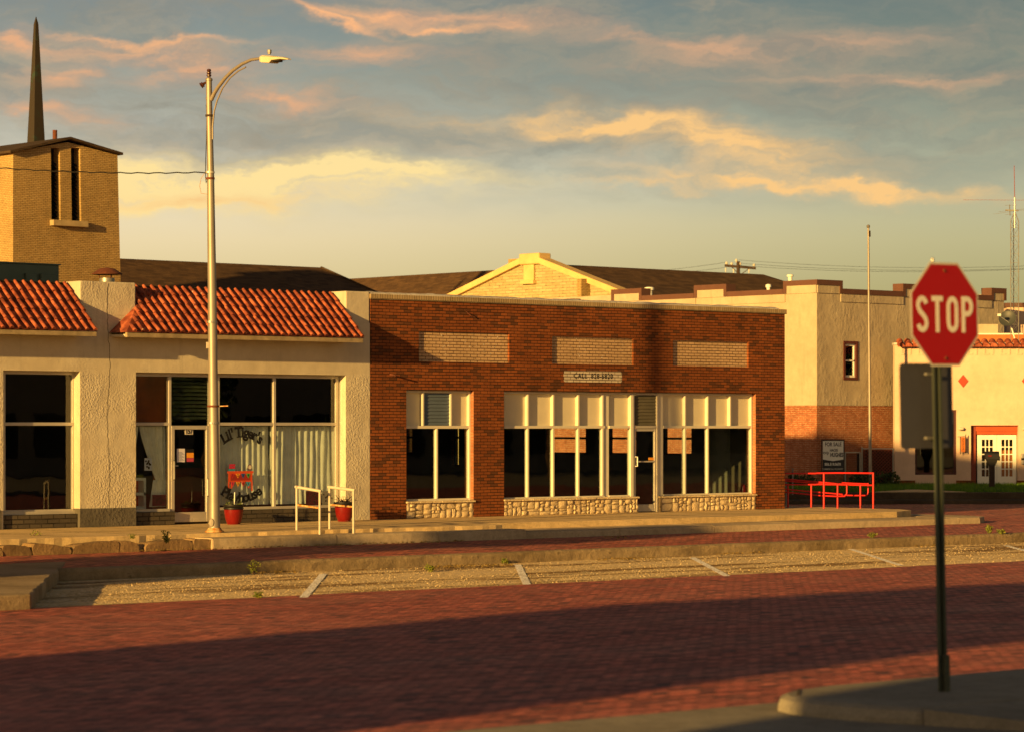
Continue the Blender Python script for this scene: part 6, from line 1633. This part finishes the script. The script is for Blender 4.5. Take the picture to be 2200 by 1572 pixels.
# loose gravel on the parking strip
mb = MB(); r = random.Random(8)
for i in range(5200):
    x = r.uniform(24, 75); y = r.uniform(YE+.1, YM-.3); q = r.uniform(.007, .022); z = ZP+.0
    if x < 26+ (y-38.8)*.75: continue
    vs = [(x+q*math.cos(a)*r.uniform(.7, 1.2), y+q*math.sin(a)*r.uniform(.7, 1.2), z-.01) for a in (0, 1.3, 2.6, 3.9, 5.2)]+[(x+r.uniform(-.3, .3)*q, y+r.uniform(-.3, .3)*q, z+q*r.uniform(.4, .9))]
    mb.add(vs, [(k, (k+1) % 5, 5) for k in range(5)])
tag(mb.build('loose_gravel', M_plain('pale_pebble', S(182, 162, 124), .9, 0, .25, 5)), 'loose pale gravel scattered over the worn parking strip', 'gravel', kind='stuff')
mb = MB()
for px, py, z in ((141, 1131, 0), (173, 1158, 0), (1046, 1119, 0), (744, 1120, 0), (1495, 1105, 0), (1405, 1146, -.3), (1436, 1145, -.3), (1425, 1153, -.3)):
    p = GP(px, py, z); mb.add([(p[0]+a, p[1]+b, z+.012+abs(a)*.3) for a, b in ((-.05, -.02), (.04, -.03), (.05, .02), (-.03, .03))], [(0, 1, 2, 3)])
tag(mb.build('litter', m_signwhite), 'small white scraps of paper littering the pavement', 'litter', kind='stuff')

# ================================================================== SURROUNDINGS OUTSIDE THE FRAME (they cast the shade and stand in the reflections)
def plainblock(name, lbl, x0, y0, x1, y1, h, mat):
    t = thing(name, lbl, 'building', ((x0+x1)/2, (y0+y1)/2, -.3)); bx(x0, y0, -.3, x1, y1, h).build('wall', mat, t)
    bx(x0-.1, y0-.1, h, x1+.1, y1+.1, h+.25).build('coping', m_brown, t)
    mb = MB()
    n = max(1, int((x1-x0)/3.2))
    for i in range(n): mb.box(x0+.6+i*3.2, y1-.1, .6, x0+2.8+i*3.2, y1+.03, 2.8)
    mb.build('window', m_black, t); return t
plainblock('corner_shop', 'brick shop on the near side of the street, outside the photograph', -26, 11.5, -14, 17.8, 9.0, m_redbrick)
plainblock('near_shop', 'low stucco shop close behind the photographer, outside the photograph', -15, 3.0, -2, 8.9, 6.8, m_hallstucco)
def tree(x, y, z, H_, R_, lbl, seed, n=1500, group='trees outside the frame', s=.22):
    t = thing('tree', lbl, 'tree', (x, y, z), 0, group); r = random.Random(seed)
    tr = MB(); tr.tube([(0, 0, 0), (.1, .05, H_*.3), (.0, .1, H_*.6)], [.22, .17, .08], 10)
    crown = MB(); 
    for i in range(11):
        a = r.uniform(0, 6.28); c = Vector((math.cos(a)*R_*r.uniform(.1, .75), math.sin(a)*R_*r.uniform(.1, .75), H_*r.uniform(.42, .9)))
        tr.tube([(0, .05, H_*.3), c*.6+Vector((0, 0, H_*.1)), c], [.09, .05, .02], 6); leaf_clump(crown, c, R_*r.uniform(.3, .5), n//11, s, r, .8)
    tr.build('trunk', m_bark, t, local=True); crown.build('crown', m_treeleaf, t, local=True); return t
t0 = tree(9.0, 40.2, ZP, 7.4, 2.2, 'leafy tree left of the frame shading the lane', 31, 6500, s=.2)
t1 = tree(95, 6, -.3, 9, 4.5, 'dark tree across the street seen only in window reflections', 32, 5500, s=.17)
for i, (x, y) in enumerate([(108, -2), (122, 8), (136, -4), (152, 6), (84, -6), (170, -2)]):
    copy_tree(t1, (x, y, -.3), i*1.3, 'dark tree across the street seen only in window reflections')

plainblock('shade_block', 'unseen tall block added left of the stucco storefront to cast shade', 14, 55.6, 31.5, 62, 10.5, m_redbrick)  # added out of view to throw shade on the white storefront

y_, Zb = XP(1228, 82.6); fb = thing('flowering_bush', 'red flowering bush seen through the vacant shop windows before the yellow brick hall', 'bush', (82.6, y_, 0)); mb = MB(); mf = MB(); rb_ = random.Random(12)
for i in range(9):
    c = (82.6+rb_.uniform(-.3, .3), y_+rb_.uniform(-1.3, 1.3), rb_.uniform(.4, 1.25)); leaf_clump(mb, c, .45, 130, .09, rb_)
    leaf_clump(mf, (c[0], c[1], c[2]+.5), .38, 50, .07, rb_, .6)
mb.build('foliage', m_leaf, fb); mf.build('blossom', M_plain('red_blossom', S(190, 40, 40), .7), fb)
MB().tube([(82.6, y_, -.2), (82.6, y_, .9)], .05, 6).build('stem', m_bark, fb)

plainblock('reflection_block', 'unseen long low block added across the street to darken window reflections', 66, -24, 190, -14, 6.8, m_hallstucco)  # added out of view so the shop panes mirror something dark
